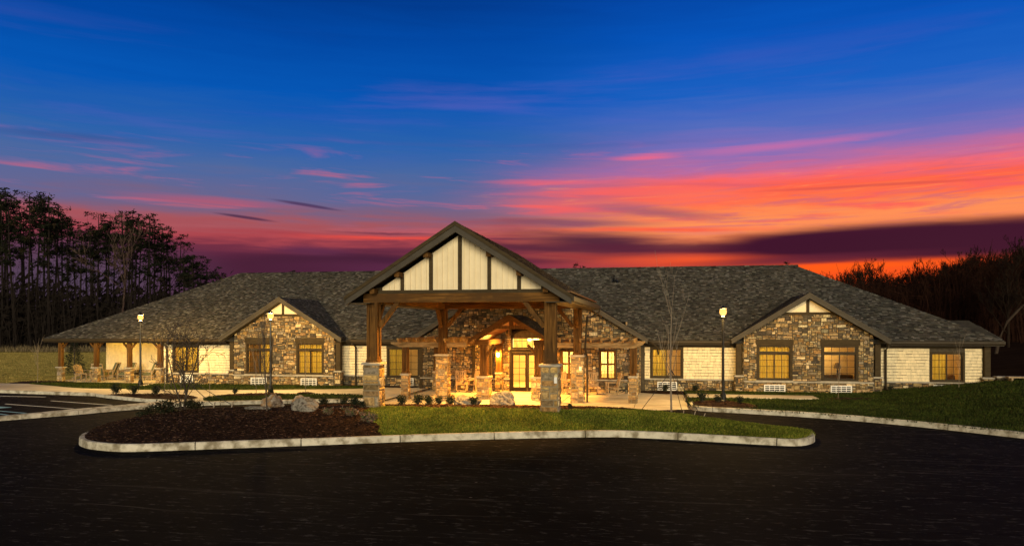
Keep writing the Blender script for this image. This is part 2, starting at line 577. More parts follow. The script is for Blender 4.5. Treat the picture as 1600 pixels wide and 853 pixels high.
def make_curtain(name, col, trans):
    m, N, o = newmat(name)
    d = N.n('ShaderNodeBsdfDiffuse')
    d.inputs[0].default_value = col
    t_ = N.n('ShaderNodeBsdfTranslucent')
    t_.inputs[0].default_value = col
    mx = N.n('ShaderNodeMixShader')
    mx.inputs[0].default_value = trans
    N.t.links.new(d.outputs[0], mx.inputs[1])
    N.t.links.new(t_.outputs[0], mx.inputs[2])
    N.t.links.new(mx.outputs[0], o.inputs[0])
    return m


M['curtain'] = make_curtain('amber_curtain', (.70, .55, .13, 1), .5)
M['sheer'] = make_curtain('pale_curtain', (.86, .74, .42, 1), .6)
M['drape_dark'] = make_curtain('brown_drape', (.22, .13, .05, 1), .35)

STONES = [((.33, .23, .105), 5), ((.19, .125, .06), 5), ((.10, .08, .053), 4.5), ((.54, .43, .26), 2.4), ((.31, .185, .07), 3), ((.22, .18, .12), 4), ((.37, .27, .14), 4), ((.055, .045, .034), 2)]
WARM = [((.42, .275, .10), 5), ((.27, .165, .06), 4), ((.17, .115, .055), 3.5), ((.50, .39, .215), 3.5), ((.33, .225, .105), 4), ((.22, .18, .125), 2)]


def pick(rng, pal):
    c = rng.choices([p[0] for p in pal], [p[1] for p in pal])[0]
    k = rng.uniform(.80, 1.22)
    return (c[0] * k * rng.uniform(.94, 1.06), c[1] * k, c[2] * k * rng.uniform(.92, 1.08))


# ------------------------------------------------------------------ 2-D clipping
def clip(poly, conv):
    """Sutherland-Hodgman, conv counter-clockwise"""
    for i in range(len(conv)):
        ax, ay = conv[i]
        bx, by = conv[(i + 1) % len(conv)]
        ex, ey = bx - ax, by - ay
        res = []
        for k in range(len(poly)):
            p, q = poly[k], poly[(k + 1) % len(poly)]
            sp_, sq = ex * (p[1] - ay) - ey * (p[0] - ax), ex * (q[1] - ay) - ey * (q[0] - ax)
            if sp_ >= 0:
                res.append(p)
            if (sp_ >= 0) != (sq >= 0):
                t_ = sp_ / (sp_ - sq)
                res.append((p[0] + (q[0] - p[0]) * t_, p[1] + (q[1] - p[1]) * t_))
        poly = res
        if len(poly) < 3:
            return []
    return poly


def sub_rects(r, holes):
    rs = [r]
    for hx0, hx1, hy0, hy1 in holes:
        nx = []
        for x0, x1, y0, y1 in rs:
            if hx1 <= x0 or hx0 >= x1 or hy1 <= y0 or hy0 >= y1:
                nx.append((x0, x1, y0, y1))
                continue
            if x0 < hx0:
                nx.append((x0, hx0, y0, y1))
            if hx1 < x1:
                nx.append((hx1, x1, y0, y1))
            a, b = max(x0, hx0), min(x1, hx1)
            if y0 < hy0:
                nx.append((a, b, y0, hy0))
            if hy1 < y1:
                nx.append((a, b, hy1, y1))
        rs = nx
    return rs


def area(p):
    return abs(sum(p[i][0] * p[(i + 1) % len(p)][1] - p[(i + 1) % len(p)][0] * p[i][1] for i in range(len(p)))) / 2


def ashlar(w, h, rng, mu=.105, mv=.08, big=1.0):
    nu, nv = max(1, round(w / mu)), max(1, round(h / mv))
    mu, mv = w / nu, h / nv
    occ = [[False] * nu for _ in range(nv)]
    res = []
    for j in range(nv):
        for i in range(nu):
            if occ[j][i]:
                continue
            ww = rng.choice((1, 2, 2, 3, 3, 4, 5)) if big <= 1 else rng.choice((2, 3, 3, 4, 5))
            hh = rng.choice((1, 1, 1, 2, 2, 3)) if big <= 1 else rng.choice((1, 2, 2, 3))
            k = 0
            while k < ww and i + k < nu and not occ[j][i + k]:
                k += 1
            ww = k
            hh = min(hh, nv - j)
            for a in range(hh):
                for b in range(ww):
                    occ[j + a][i + b] = True
            res.append((i * mu, (i + ww) * mu, j * mv, (j + hh) * mv))
    return res


def stone_panel(mb, org, uu, vv, nn, w, h, seed, holes=(), conv=None, pal=STONES, mu=.095, mv=.073, gap=.008, depth=(.015, .05), big=1.0):
    rng = random.Random(seed)
    org, uu, vv, nn = Vector(org), Vector(uu), Vector(vv), Vector(nn)
    for r in ashlar(w, h, rng, mu, mv, big):
        colr = pick(rng, pal)
        for x0, x1, y0, y1 in sub_rects(r, holes):
            if x1 - x0 < .04 or y1 - y0 < .03:
                continue
            jx, jy = min(.02, (x1 - x0) * .1), min(.016, (y1 - y0) * .12)
            g = gap
            P = [(x0 + g + rng.uniform(0, jx), y0 + g + rng.uniform(0, jy)), (x1 - g - rng.uniform(0, jx), y0 + g + rng.uniform(0, jy)),
                 (x1 - g - rng.uniform(0, jx), y1 - g - rng.uniform(0, jy)), (x0 + g + rng.uniform(0, jx), y1 - g - rng.uniform(0, jy))]
            if rng.random() < .6:
                Q = []
                sh = min(x1 - x0, y1 - y0)
                for q in range(4):
                    a_, b_, c_ = P[q - 1], P[q], P[(q + 1) % 4]
                    k_ = rng.uniform(.05, .32) * sh
                    if rng.random() < .55:
                        for e_ in (a_, c_):
                            L_ = math.hypot(e_[0] - b_[0], e_[1] - b_[1])
                            Q.append((b_[0] + (e_[0] - b_[0]) * min(.45, k_ / L_), b_[1] + (e_[1] - b_[1]) * min(.45, k_ / L_)))
                    else:
                        Q.append(b_)
                P = Q
            if conv:
                P = clip(P, conv)
            if len(P) < 3 or area(P) < .002:
                continue
            cx = sum(p[0] for p in P) / len(P)
            cy_ = sum(p[1] for p in P) / len(P)
            dd = rng.uniform(*depth)
            tl = rng.uniform(-.03, .03)
            base = [org + uu * p[0] + vv * p[1] for p in P]
            mid = [org + uu * p[0] + vv * p[1] + nn * dd * .6 for p in P]
            top = [org + uu * (cx + (p[0] - cx) * .88) + vv * (cy_ + (p[1] - cy_) * .86) + nn * (dd + tl * (p[1] - cy_)) for p in P]
            mb.loft([base, mid, top], False, True, colr)


def pier_stones(mb, cx, cyy, w, z0, z1, seed, pal=STONES, mu=.11, mv=.085, gap=.012, big=1.0):
    hw = w / 2
    for k, (o, u, n) in enumerate((((cx - hw, cyy - hw, z0), (1, 0, 0), (0, -1, 0)), ((cx + hw, cyy - hw, z0), (0, 1, 0), (1, 0, 0)),
                                   ((cx + hw, cyy + hw, z0), (-1, 0, 0), (0, 1, 0)), ((cx - hw, cyy + hw, z0), (0, -1, 0), (-1, 0, 0)))):
        stone_panel(mb, o, u, (0, 0, 1), n, w, z1 - z0, seed + k, pal=pal, mu=mu, mv=mv, gap=gap, depth=(.015, .05), big=big)


def shakes(mb, x0, x1, z0, z1, y, seed, holes=(), row=.165, sgn=-1):
    rng = random.Random(seed)
    nr = max(1, round((z1 - z0) / row))
    row = (z1 - z0) / nr
    for k in range(nr):
        a = x0 - rng.uniform(0, .2)
        while a < x1:
            wd = rng.uniform(.13, .34)
            zb = z0 + k * row + rng.uniform(0, .022)
            if k == 0:
                zb = z0
            for q0, q1, r0, r1 in sub_rects((max(a, x0), min(a + wd, x1), zb, z0 + (k + 1) * row - .008), holes):
                if q1 - q0 < .03 or r1 - r0 < .03:
                    continue
                g = .0045
                t_ = .026 * (1 if rng.random() < .8 else 1.3)
                c = rng.uniform(.93, 1.04)
                col = (.78 * c, .66 * c, .425 * c)
                yb, yt = y + sgn * t_, y + sgn * .006
                mb.face([(q0 + g, yb, r0), (q1 - g, yb, r0), (q1 - g, yt, r1), (q0 + g, yt, r1)][::1 if sgn < 0 else -1], col)
                mb.face([(q0 + g, y, r0), (q1 - g, y, r0), (q1 - g, yb, r0), (q0 + g, yb, r0)], col)
                mb.face([(q0 + g, y, r0), (q0 + g, yb, r0), (q0 + g, yt, r1), (q0 + g, y, r1)], col)
                mb.face([(q1 - g, yb, r0), (q1 - g, y, r0), (q1 - g, y, r1), (q1 - g, yt, r1)], col)
            a += wd


def wall_cells(mb, x0, x1, z0, z1, y0, y1, holes=()):
    for a0, a1, b0, b1 in sub_rects((x0, x1, z0, z1), holes):
        mb.box(a0, a1, y0, y1, b0, b1)


SH = [((.082, .077, .068), 5), ((.058, .054, .047), 5), ((.032, .030, .026), 3.4), ((.145, .136, .12), 2.4), ((.072, .063, .052), 3)]


def shingle_face(mb, org, u, v, poly, seed, row=.125, wmin=.11, wmax=.25):
    """rows of individual tabs clipped to a convex polygon in the roof plane"""
    rng = random.Random(seed)
    org, u, v = Vector(org), Vector(u).normalized(), Vector(v).normalized()
    n = u.cross(v).normalized()
    if n.z < 0:
        n = -n
    ar = sum(poly[i][0] * poly[(i + 1) % len(poly)][1] - poly[(i + 1) % len(poly)][0] * poly[i][1] for i in range(len(poly)))
    if ar < 0:
        poly = poly[::-1]
    us = [p[0] for p in poly]
    vs = [p[1] for p in poly]
    k = 0
    while min(vs) + k * row < max(vs):
        b = min(vs) + k * row
        a = min(us) - rng.uniform(0, .4)
        while a < max(us):
            wd = rng.uniform(wmin, wmax)
            drop = rng.choice((0, 0, .02, .045)) if k else 0
            P = clip([(a + .004, b - drop), (a + wd - .004, b - drop), (a + wd - .004, b + row + .03), (a + .004, b + row + .03)], poly)
            if len(P) >= 3 and area(P) > .002:
                th = rng.uniform(.012, .03)
                col = pick(rng, SH)

                def H(p):
                    return .004 + th * max(0, 1 - (p[1] - (b - drop)) / (row + .05))
                top = [org + u * p[0] + v * p[1] + n * H(p) for p in P]
                mb.face(top, col)
                lo = sorted(P, key=lambda p: p[1])[:2]
                lo.sort(key=lambda p: p[0])
                if abs(lo[0][1] - lo[1][1]) < 1e-4:
                    q0, q1 = lo
                    c2 = tuple(x * .7 for x in col)
                    mb.face([org + u * q0[0] + v * q0[1], org + u * q1[0] + v * q1[1], org + u * q1[0] + v * q1[1] + n * H(q1), org + u * q0[0] + v * q0[1] + n * H(q0)], col)
            a += wd
        k += 1


def catmull(P, per=10, closed=False):
    P = [Vector((p[0], p[1], p[2] if len(p) > 2 else 0)) for p in P]
    n = len(P)
    res = []
    for i in range(n if closed else n - 1):
        p0 = P[(i - 1) % n] if closed or i > 0 else P[0]
        p1, p2 = P[i], P[(i + 1) % n]
        p3 = P[(i + 2) % n] if closed or i + 2 < n else P[-1]
        for k in range(per):
            t_ = k / per
            res.append(.5 * ((2 * p1) + (-p0 + p2) * t_ + (2 * p0 - 5 * p1 + 4 * p2 - p3) * t_ ** 2 + (-p0 + 3 * p1 - 3 * p2 + p3) * t_ ** 3))
    if not closed:
        res.append(P[-1])
    return res


def resample(pts, step):
    res = [pts[0]]
    acc = 0
    for a, b in zip(pts[:-1], pts[1:]):
        L = (b - a).length
        if L < 1e-9:
            continue
        d = step - acc
        while d <= L:
            res.append(a.lerp(b, d / L))
            d += step
        acc = (acc + L) % step if L + acc >= step else acc + L
    if (res[-1] - pts[-1]).length > .02:
        res.append(pts[-1])
    return res


def kerb_mesh(name, pts, width=.16, height=.2, side=1, joint=3.2, z=0.0):
    """kerb swept along a curve; side = +1 body to the left of the travel direction"""
    mb = MB()
    pts = resample(pts, .25)
    sec = [(0, -.06), (.012, height - .03), (.04, height), (width - .02, height), (width, height - .02), (width, -.06)]
    per = max(2, int(joint / .25))
    rng = random.Random(len(pts))
    i = 0
    while i < len(pts) - 1:
        j = min(len(pts) - 1, i + per)
        if len(pts) - 1 - j < 4:
            j = len(pts) - 1
        rings = []
        seg = pts[i:j + 1]
        dz = rng.uniform(-.006, .006)
        for k, p in enumerate(seg):
            a, b = pts[max(i + k - 1, 0)], pts[min(i + k + 1, len(pts) - 1)]
            d = (b - a)
            d.z = 0
            d.normalize()
            nrm = Vector((-d.y, d.x, 0)) * side
            q = p.copy()
            if k == 0:
                q = p + d * .014
            if k == len(seg) - 1:
                q = p - d * .014
            rings.append([q + nrm * s_ + Vector((0, 0, z + h_ + (dz if h_ > 0 else 0))) for s_, h_ in sec])
        if side > 0:
            rings = [r[::-1] for r in rings]
        mb.loft(rings, True, True)
        i = j
    return struct(mb.build(name, M['kerb']))


def sheet(name, poly, z, mat, kind='structure'):
    mb = MB()
    mb.face([(p[0], p[1], z) for p in poly])
    o = mb.build(name, mat)
    return struct(o, kind)


def inside(p, poly):
    x, y = p
    r = False
    for i in range(len(poly)):
        x0, y0 = poly[i][0], poly[i][1]
        x1, y1 = poly[(i + 1) % len(poly)][0], poly[(i + 1) % len(poly)][1]
        if (y0 > y) != (y1 > y) and x < (x1 - x0) * (y - y0) / (y1 - y0) + x0:
            r = not r
    return r


def smoothstep(a, b, x):
    t_ = min(1, max(0, (x - a) / (b - a)))
    return t_ * t_ * (3 - 2 * t_)


def hash2(x, y):
    return (math.sin(x * 1.7 + y * 2.3) + math.sin(x * 3.1 - y * 1.9 + 1.3) + math.sin(x * .6 + y * 4.7 + 2.1)) / 3


exec_parts = []

# ================================================================== SETTING
sheet('ground', [(-700, -200), (700, -200), (700, 900), (-700, 900)], -.06, M['field'])
sheet('asphalt_road', [(-75, -40), (60, -40), (60, 34), (13.0, 34.0), (1.35, 36.3), (-13.5, 36.3), (-22, 32.5), (-29, 35.4), (-36, 36.2), (-75, 36.2)], 0.0, M['asphalt'])

LK = [(-29.5, 14.0), (-26.6, 21.0), (-24.9, 25.2), (-23.55, 27.65), (-22.9, 29.3), (-22.0, 30.6), (-21.0, 31.7), (-19.6, 32.6), (-18.0, 33.3), (-15.0, 34.6), (-13.0, 35.2)]
LKc = resample(catmull(LK, 8), .3)
strip_back = [(-22.9, 32.1), (-23.6, 30.4), (-24.3, 28.6), (-25.3, 25.6), (-27.1, 21.2), (-30.0, 14.0)]
walk_front = [(-75, 36.3), (-36, 36.3), (-33, 36.0), (-29.6, 35.6), (-28.5, 35.0), (-26.6, 34.0), (-24.5, 33.1), (-23.2, 32.9)]
# concrete walks on the left: along the parking row, round to the terrace
poly = walk_front + strip_back + [(p.x, p.y) for p in LKc] + [(-13.0, 43.4), (-31, 43.4), (-31, 41.2), (-38.5, 41.2), (-75, 41.2)]
sheet('sidewalk', poly, .11, M['concrete'])
kerb_mesh('kerb', LKc, width=.3, height=.17, side=1)
kerb_mesh('kerb', [Vector((p[0], p[1], 0)) for p in resample(catmull([(p[0], p[1]) for p in (walk_front[1:] + [(-23.0, 32.4)] + strip_back[1:])], 6), .3)], width=.18, height=.15, side=1)
# terrace and drive under the canopy, walk to the right
sheet('terrace', [(-13.4, 31.0), (-2, 31.0), (-1.0, 33.4), (1.37, 34.45), (1.35, 36.4), (1.2, 38.5), (7.3, 38.6), (7.9, 40.2), (4.0, 40.6), (1.2, 42.5), (1.0, 43.4), (-13.4, 43.4)], .02, M['concrete'])
# expansion joints of the terrace
jm = MB()
for a, b in (((-13.0, 39.0), (1.1, 39.0)), ((-13.0, 36.0), (1.3, 36.0)), ((-1.1, 33.5), (-1.1, 42.2)), ((-4.6, 31.2), (-4.6, 42.2)), ((-9.6, 31.2), (-9.6, 42.2)), ((1.2, 38.5), (1.2, 40.5)), ((3.4, 38.6), (3.4, 40.5)), ((5.6, 38.6), (5.6, 40.5))):
    jm.beam((a[0], a[1], .0215), (b[0], b[1], .0215), .025, .004)
struct(jm.build('terrace_joints', M['mortar']))

# far road and dry grass on the left
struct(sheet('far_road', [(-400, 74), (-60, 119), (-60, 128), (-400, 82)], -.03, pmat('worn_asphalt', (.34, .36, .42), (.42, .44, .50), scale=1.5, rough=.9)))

# building pad (soil) so that the walls stand on something
sheet('soil', [(-38.9, 42.6), (17.5, 42.6), (17.5, 60), (-38.9, 60)], -.02, M['mulch'])
sheet('porch_floor', [(-38.6, 42.8), (-30.7, 42.8), (-30.7, 47.1), (-38.6, 47.1)], .125, M['concrete'])


# ---------------- height fields
def right_h(x, y):
    d = math.hypot(x - 11, y - 28)
    edge = min(1, max(0, kerb_dist(x, y) / 7.0))
    r = .090 * max(0, x - 10.2) ** 1.06 * (edge * edge * (3 - 2 * edge))
    return .16 + r + .02 * hash2(x, y)


RK = [(1.35, 36.3), (1.30, 35.2), (1.37, 34.45), (1.9, 33.9), (3.6, 33.3), (5.56, 32.5), (7.47, 31.4), (9.13, 30.1), (10.5, 28.7), (11.6, 27.45), (13.4, 25.2), (15.2, 22.2), (17.5, 17), (19.5, 10)]
RKc = resample(catmull(RK, 8), .3)
RKn = np.array([(p.x, p.y) for p in RKc])


def kerb_dist(x, y):
    return float(np.min(np.hypot(RKn[:, 0] - x, RKn[:, 1] - y)))


kerb_mesh('kerb', RKc, width=.18, height=.2, side=1)
# right lawn: strips running from the kerb to the far edge
far_edge = []
mb = MB()
rows = []
inner = [p for p in RKc]
ends = [Vector((1.3 + (i / (len(inner) - 1)) ** 1.6 * 55, 43.3 if i < len(inner) * .62 else 43.3 - (i / (len(inner) - 1) - .62) * 70, 0)) for i in range(len(inner))]
for a, b in zip(inner, ends):
    row = []
    for k in range(29):
        s_ = k / 28
        p = a.lerp(b, s_)
        nrm = .15 if k == 0 else 0
        h_ = right_h(p.x, p.y) if k else .15
        row.append((p.x, p.y, h_))
    rows.append(row)
n_ = 29
for r in rows:
    mb.v += r
for i in range(len(rows) - 1):
    for k in range(n_ - 1):
        a = i * n_ + k
        mb.f.append((a, a + n_, a + n_ + 1, a + 1))
        mb.c.append(None)
rl = mb.build('lawn', M['lawn'], smooth=True)
struct(rl)
# ground that carries the lawn on behind the end of the building
mb = MB()
for i in range(24):
    for k in range(24):
        q = []
        for a, b in ((0, 0), (1, 0), (1, 1), (0, 1)):
            x, y = 16.6 + (i + a) * 2.0, 43.2 + (k + b) * 2.0
            q.append((x, y, right_h(min(x, 30), 43.2) + .0 * y - .02))
        mb.face(q)
struct(mb.build('bank', M['hill']))
# walk set into the right lawn
mb = MB()
for x0, x1 in ((1.36, 3.4), (3.4, 5.5), (5.5, 7.5)):
    mb.box(x0 + .006, x1 - .006, 38.7, 40.35, .1, .205)
struct(mb.build('sidewalk', M['concrete']))

# ---------------- island
FK = [(4.95, 26.6), (4.78, 25.4), (4.2, 24.5), (3.3, 24.5), (1.6, 24.88), (-.6, 25.3), (-2.26, 25.15), (-6.6, 23.6), (-10.3, 21.85), (-13.6, 20.3), (-15.05, 19.7), (-15.95, 19.75), (-16.75, 20.05), (-17.5, 20.65), (-18.1, 21.5), (-18.5, 22.6)]
FKc = resample(catmull(FK, 8), .25)
BK = [(4.95, 26.6), (4.3, 27.3), (3.2, 28.1), (1.6, 29.2), (-.8, 30.4), (-3.5, 31.0), (-7.2, 31.3), (-11, 31.2), (-14.5, 30.4), (-17, 28.8), (-18.3, 26.6), (-18.8, 24.4), (-18.5, 22.6)]
BKc = resample(catmull(BK, 8), .25)
loop = FKc + BKc[::-1][1:-1]
kerb_mesh('kerb', loop + [loop[0]], width=.17, height=.21, side=-1)
NT_, NS_ = 320, 64


def curve_at(c, t_):
    f_ = t_ * (len(c) - 1)
    i = min(int(f_), len(c) - 2)
    return c[i].lerp(c[i + 1], f_ - i)


def island_h(t_, s_, x, y):
    H = .06 + .40 * smoothstep(0, .30, t_) * smoothstep(1.0, .80, t_)
    prof = smoothstep(0, .42, s_) * smoothstep(1.0, .62, s_)
    return .165 + H * prof + .018 * hash2(x * 1.5, y * 1.5) * min(1, 8 * s_ * (1 - s_))


grid = {}
for i in range(NT_ + 1):
    for k in range(NS_ + 1):
        t_, s_ = .004 + .992 * i / NT_, .015 + .97 * k / NS_
        p = curve_at(FKc, t_).lerp(curve_at(BKc, t_), s_)
        grid[i, k] = (p.x, p.y, island_h(t_, s_, p.x, p.y))


def is_mulch(x, y, s_):
    w = .16 * hash2(x * 2, y * 2) + .14 * hash2(x * 6.3 + 2, y * 5.1)
    # bed to the left of a curved edge, and along the crest in front of the piers
    edge = -8.7 - (y - 23.3) * .55 + (.9 if y > 26.5 else 0) * (y - 26.5)
    if x + w < edge:
        return True
    crest = 27.45 + w if x < -3.2 else 27.6 + (x + 3.2) * .28 + w
    if y > crest and x < 1.0:
        return True
    return math.hypot(x - .5, (y - 29.3) * 1.2) < 1.15 + w


ml, gl_ = MB(), MB()
islands = {}
for i in range(NT_):
    for k in range(NS_):
        q = [grid[i, k], grid[i + 1, k], grid[i + 1, k + 1], grid[i, k + 1]]
        cx = sum(p[0] for p in q) / 4
        cyy = sum(p[1] for p in q) / 4
        m_ = is_mulch(cx, cyy, k / NS_)
        (ml if m_ else gl_).face(q[::-1])
        islands[i, k] = m_
struct(ml.build('mulch_bed', M['mulch']), 'stuff')
M['island_lawn_lit'] = pmat('island_lawn_lit', (.055, .070, .009), (.11, .125, .016), scale=3.5, rough=.95, spec=.05, bump=.6, bscale=25, c3=(.11, .108, .018), s3=.8)  # lamplight on the island turf painted in as a brighter lawn colour
struct(gl_.build('lawn', M['island_lawn_lit']))


def island_z(x, y):
    best, bz = 1e9, .2
    for i in range(0, NT_ + 1, 4):
        for k in range(0, NS_ + 1, 2):
            g = grid[i, k]
            d = (g[0] - x) ** 2 + (g[1] - y) ** 2
            if d < best:
                best, bz = d, g[2]
    return bz


rng = random.Random(5)
# chips and grass on the island
chips, blades = MB(), MB()
CH = [((.045, .022, .014), 5), ((.022, .011, .008), 5), ((.085, .045, .028), 2.5), ((.15, .09, .06), .9)]
GR_LIT = [((.12, .150, .015), 5), ((.05, .072, .007), 4), ((.21, .225, .026), 3), ((.26, .22, .042), 1.2)]  # island blades: brighter colour stands in for light falling on them
GR = [((.028, .044, .006), 5), ((.014, .024, .003), 4), ((.050, .066, .010), 3), ((.065, .062, .016), 1)]  # other lawns: darker colour stands in for the weaker light there


def chip(mb, x, y, z, s):
    a = rng.uniform(0, 6.28)
    l, w = s * rng.uniform(.5, 1.3), s * rng.uniform(.15, .4)
    ux, uy = math.cos(a), math.sin(a)
    dz = rng.uniform(-.5, .9) * l * .6
    c = pick(rng, CH)
    mb.face([(x - ux * l - uy * w, y - uy * l + ux * w, z), (x - ux * l + uy * w, y - uy * l - ux * w, z + .01),
             (x + ux * l + uy * w, y + uy * l - ux * w, z + .012 + dz), (x + ux * l - uy * w, y + uy * l + ux * w, z + dz)], c)


def tuft(mb, x, y, z, h, wd, pal=GR):
    c = pick(rng, pal)
    for _ in range(2):
        a = rng.uniform(0, 6.28)
        ux, uy = math.cos(a) * wd, math.sin(a) * wd
        lx, ly = rng.uniform(-.7, .7) * h, rng.uniform(-.7, .7) * h
        hh = h * rng.uniform(.6, 1.15)
        mb.face([(x - ux, y - uy, z - .01), (x + ux, y + uy, z - .01), (x + lx, y + ly, z + hh)], c)


for i in range(NT_):
    for k in range(NS_):
        q = [grid[i, k], grid[i + 1, k], grid[i + 1, k + 1], grid[i, k + 1]]
        ar = area([(p[0], p[1]) for p in q])
        lam = ar * (260 if islands[i, k] else 700)
        nn_ = int(lam) + (1 if rng.random() < lam - int(lam) else 0)
        for _ in range(nn_):
            a, b = rng.random(), rng.random()
            P_ = [q[0][j] * (1 - a) * (1 - b) + q[1][j] * a * (1 - b) + q[2][j] * a * b + q[3][j] * (1 - a) * b for j in range(3)]
            if islands[i, k]:
                chip(chips, *P_, .045)
            else:
                tuft(blades, *P_, .06, .014, GR_LIT)


def bed(name, pts, z0, hgt, nch):
    """low mulch mound over a polygon"""
    cx = sum(p[0] for p in pts) / len(pts)
    cyy = sum(p[1] for p in pts) / len(pts)
    c = catmull(pts, 6, True)
    mb = MB()
    rings = []
    for k, (s_, h_) in enumerate(((1.0, 0), (.9, .45), (.7, .8), (.4, .97), (.08, 1.0))):
        rings.append([(cx + (p.x - cx) * s_, cyy + (p.y - cyy) * s_, z0 + hgt * h_ + .015 * hash2(p.x * 3 * s_, p.y * 3)) for p in c])
    mb.loft(rings, False, True)
    for _ in range(nch):
        s_ = math.sqrt(rng.random())
        p = rng.choice(c)
        chip(chips, cx + (p.x - cx) * s_ * .97, cyy + (p.y - cyy) * s_ * .97, z0 + hgt * min(1, (1 - s_) * 3) * .9 + .012, .05)
    return struct(mb.build(name, M['mulch']), 'stuff')


def lawn_patch(pts, z0, hgt, dens, bh=.07, bw=.017):
    cx = sum(p[0] for p in pts) / len(pts)
    cyy = sum(p[1] for p in pts) / len(pts)
    c = catmull(pts, 6, True)
    mb = MB()
    rings = [[(cx + (p.x - cx) * s_, cyy + (p.y - cyy) * s_, z0 + hgt * h_) for p in c] for s_, h_ in ((1.0, -.6), (1.0, .3), (.93, .8), (.5, 1.0), (.05, 1.0))]
    mb.loft(rings, False, True)
    struct(mb.build('lawn', M['lawn']))
    poly = [(p.x, p.y) for p in c]
    xs, ys = [p[0] for p in poly], [p[1] for p in poly]
    A = (max(xs) - min(xs)) * (max(ys) - min(ys))
    for _ in range(int(A * dens)):
        x, y = rng.uniform(min(xs), max(xs)), rng.uniform(min(ys), max(ys))
        if inside((x, y), poly):
            tuft(blades, x, y, z0 + hgt * .9, bh, bw)


lawn_patch([(-38.4, 41.3), (-36.2, 40.2), (-33.0, 38.8), (-31.0, 38.6), (-29.6, 38.9), (-30.4, 40.6), (-31.6, 42.0), (-35, 42.2)], .11, .04, 130)
lawn_patch([(-29.4, 38.3), (-27.5, 38.6), (-25.4, 38.9), (-21.9, 39.6), (-17.2, 41.2), (-16.6, 42.4), (-20, 42.7), (-26, 42.7), (-30.2, 42.4), (-30.0, 40.6)], .11, .04, 130)
lawn_patch([(-20.9, 33.0), (-21.9, 34.3), (-21.6, 35.6), (-20.2, 36.6), (-18, 37.1), (-16.0, 37.3), (-14.4, 36.8), (-14.6, 35.3), (-16.3, 34.4), (-18.4, 33.6)], .11, .05, 170)
bed('mulch_bed', [(-28.1, 35.05), (-26.4, 35.6), (-24.2, 35.75), (-22.6, 34.7), (-22.5, 33.7), (-24.1, 33.4), (-26.3, 34.2)], .11, .10, 500)
bed('mulch_bed', [(-22.0, 35.0), (-21.0, 36.2), (-19.4, 36.9), (-18.6, 36.4), (-19.4, 35.7), (-20.9, 35.1)], .15, .08, 300)
bed('mulch_bed', [(-18.6, 37.3), (-18.1, 37.7), (-17.6, 37.3), (-18.1, 36.9)], .16, .05, 60)
bed('mulch_bed', [(1.52, 34.5), (1.55, 36.4), (2.3, 37.1), (3.3, 36.6), (4.0, 35.6), (4.3, 34.4), (3.9, 33.65), (2.5, 33.95)], .16, .09, 500)
bed('mulch_bed', [(-.8, 42.5), (1.2, 41.9), (4.0, 42.0), (4.2, 43.3), (-.8, 43.4)], .03, .09, 250)
bed('mulch_bed', [(-26.0, 42.75), (-22, 42.6), (-17, 42.6), (-14.2, 42.5), (-14.2, 43.4), (-26, 43.5)], .10, .06, 300)
bed('mulch_bed', [(-38.8, 41.6), (-37.0, 41.9), (-36.0, 42.9), (-37.0, 43.4), (-39.4, 43.4), (-41, 42.4)], .02, .14, 160)
bed('mulch_bed', [(7.6, 38.4), (9.2, 38.7), (10.4, 39.6), (8.4, 39.5)], .17, .05, 60)
# right lawn grass
for r0, r1 in zip(rows[:-1], rows[1:]):
    for k in range(n_ - 1):
        q = [r0[k], r1[k], r1[k + 1], r0[k + 1]]
        cx = sum(p[0] for p in q) / 4
        cyy = sum(p[1] for p in q) / 4
        if cx > 21 or cyy < 19:
            continue
        if 1.2 < cx < 7.6 and 38.5 < cyy < 40.6:
            continue
        if cx < 4.2 and 33.6 < cyy < 37.2 and (cx - 2.8) ** 2 / 2.1 + (cyy - 35.4) ** 2 / 3.2 < 1:
            continue
        if cx < 4 and cyy > 41.6:
            continue
        dens = 260 if cyy < 36 else 150
        lam = area([(p[0], p[1]) for p in q]) * dens
        nn_ = int(lam) + (1 if rng.random() < lam - int(lam) else 0)
        for _ in range(nn_):
            a, b = rng.random(), rng.random()
            P_ = [q[0][j] * (1 - a) * (1 - b) + q[1][j] * a * (1 - b) + q[2][j] * a * b + q[3][j] * (1 - a) * b for j in range(3)]
            tuft(blades, *P_, .085, .022)
struct(blades.build('grass', M['grassblade']), 'stuff')
struct(chips.build('mulch_chips', M['chips']), 'stuff')

# parking paint
mb = MB()
for a, b in (((-29.3, 32.75), (-24.9, 31.45)), ((-30.2, 31.0), (-25.45, 29.7)), ((-36, 34.5), (-31.2, 34.5))):
    mb.beam((a[0], a[1], .004), (b[0], b[1], .004), .11, .004)
struct(mb.build('parking_lines', M['paint_white']))
mb = MB()
for a, b, w in (((-30.5, 29.9), (-28.7, 29.5), .5), ((-28.9, 28.6), (-26.1, 27.8), .12), ((-28.3, 27.9), (-26.6, 26.4), .12), ((-30.0, 28.2), (-27.6, 26.0), .12), ((-31, 29.0), (-26.3, 27.1), .12)):
    mb.beam((a[0], a[1], .004), (b[0], b[1], .004), w, .004)
struct(mb.build('accessible_bay_marking', M['paint_blue']))

# ================================================================== MAIN BUILDING
XC = -7.25
bld = thing('lodge_building', 'long low stone and cream shingled building under a grey hip roof with stone gables', 'building', (XC, 43.0, 0))
YW, YG, YE = 43.7, 42.8, 42.3          # wing wall, side gables, entry gable
EZ, SL = 2.9, .536                     # eave height and main roof slope
LG, RG = -22.2, 7.7                    # centres of the side gables
WING = [(-30.8, -25.5), (-18.9, -13.7), (-.8, 4.4), (11.0, 16.45)]


class Win:
    def __init__(s, x0, x1, z0, z1, y):
        s.x0, s.x1, s.z0, s.z1, s.y = x0, x1, z0, z1, y

    def hole(s):
        return (s.x0, s.x1, s.z0, s.z1)


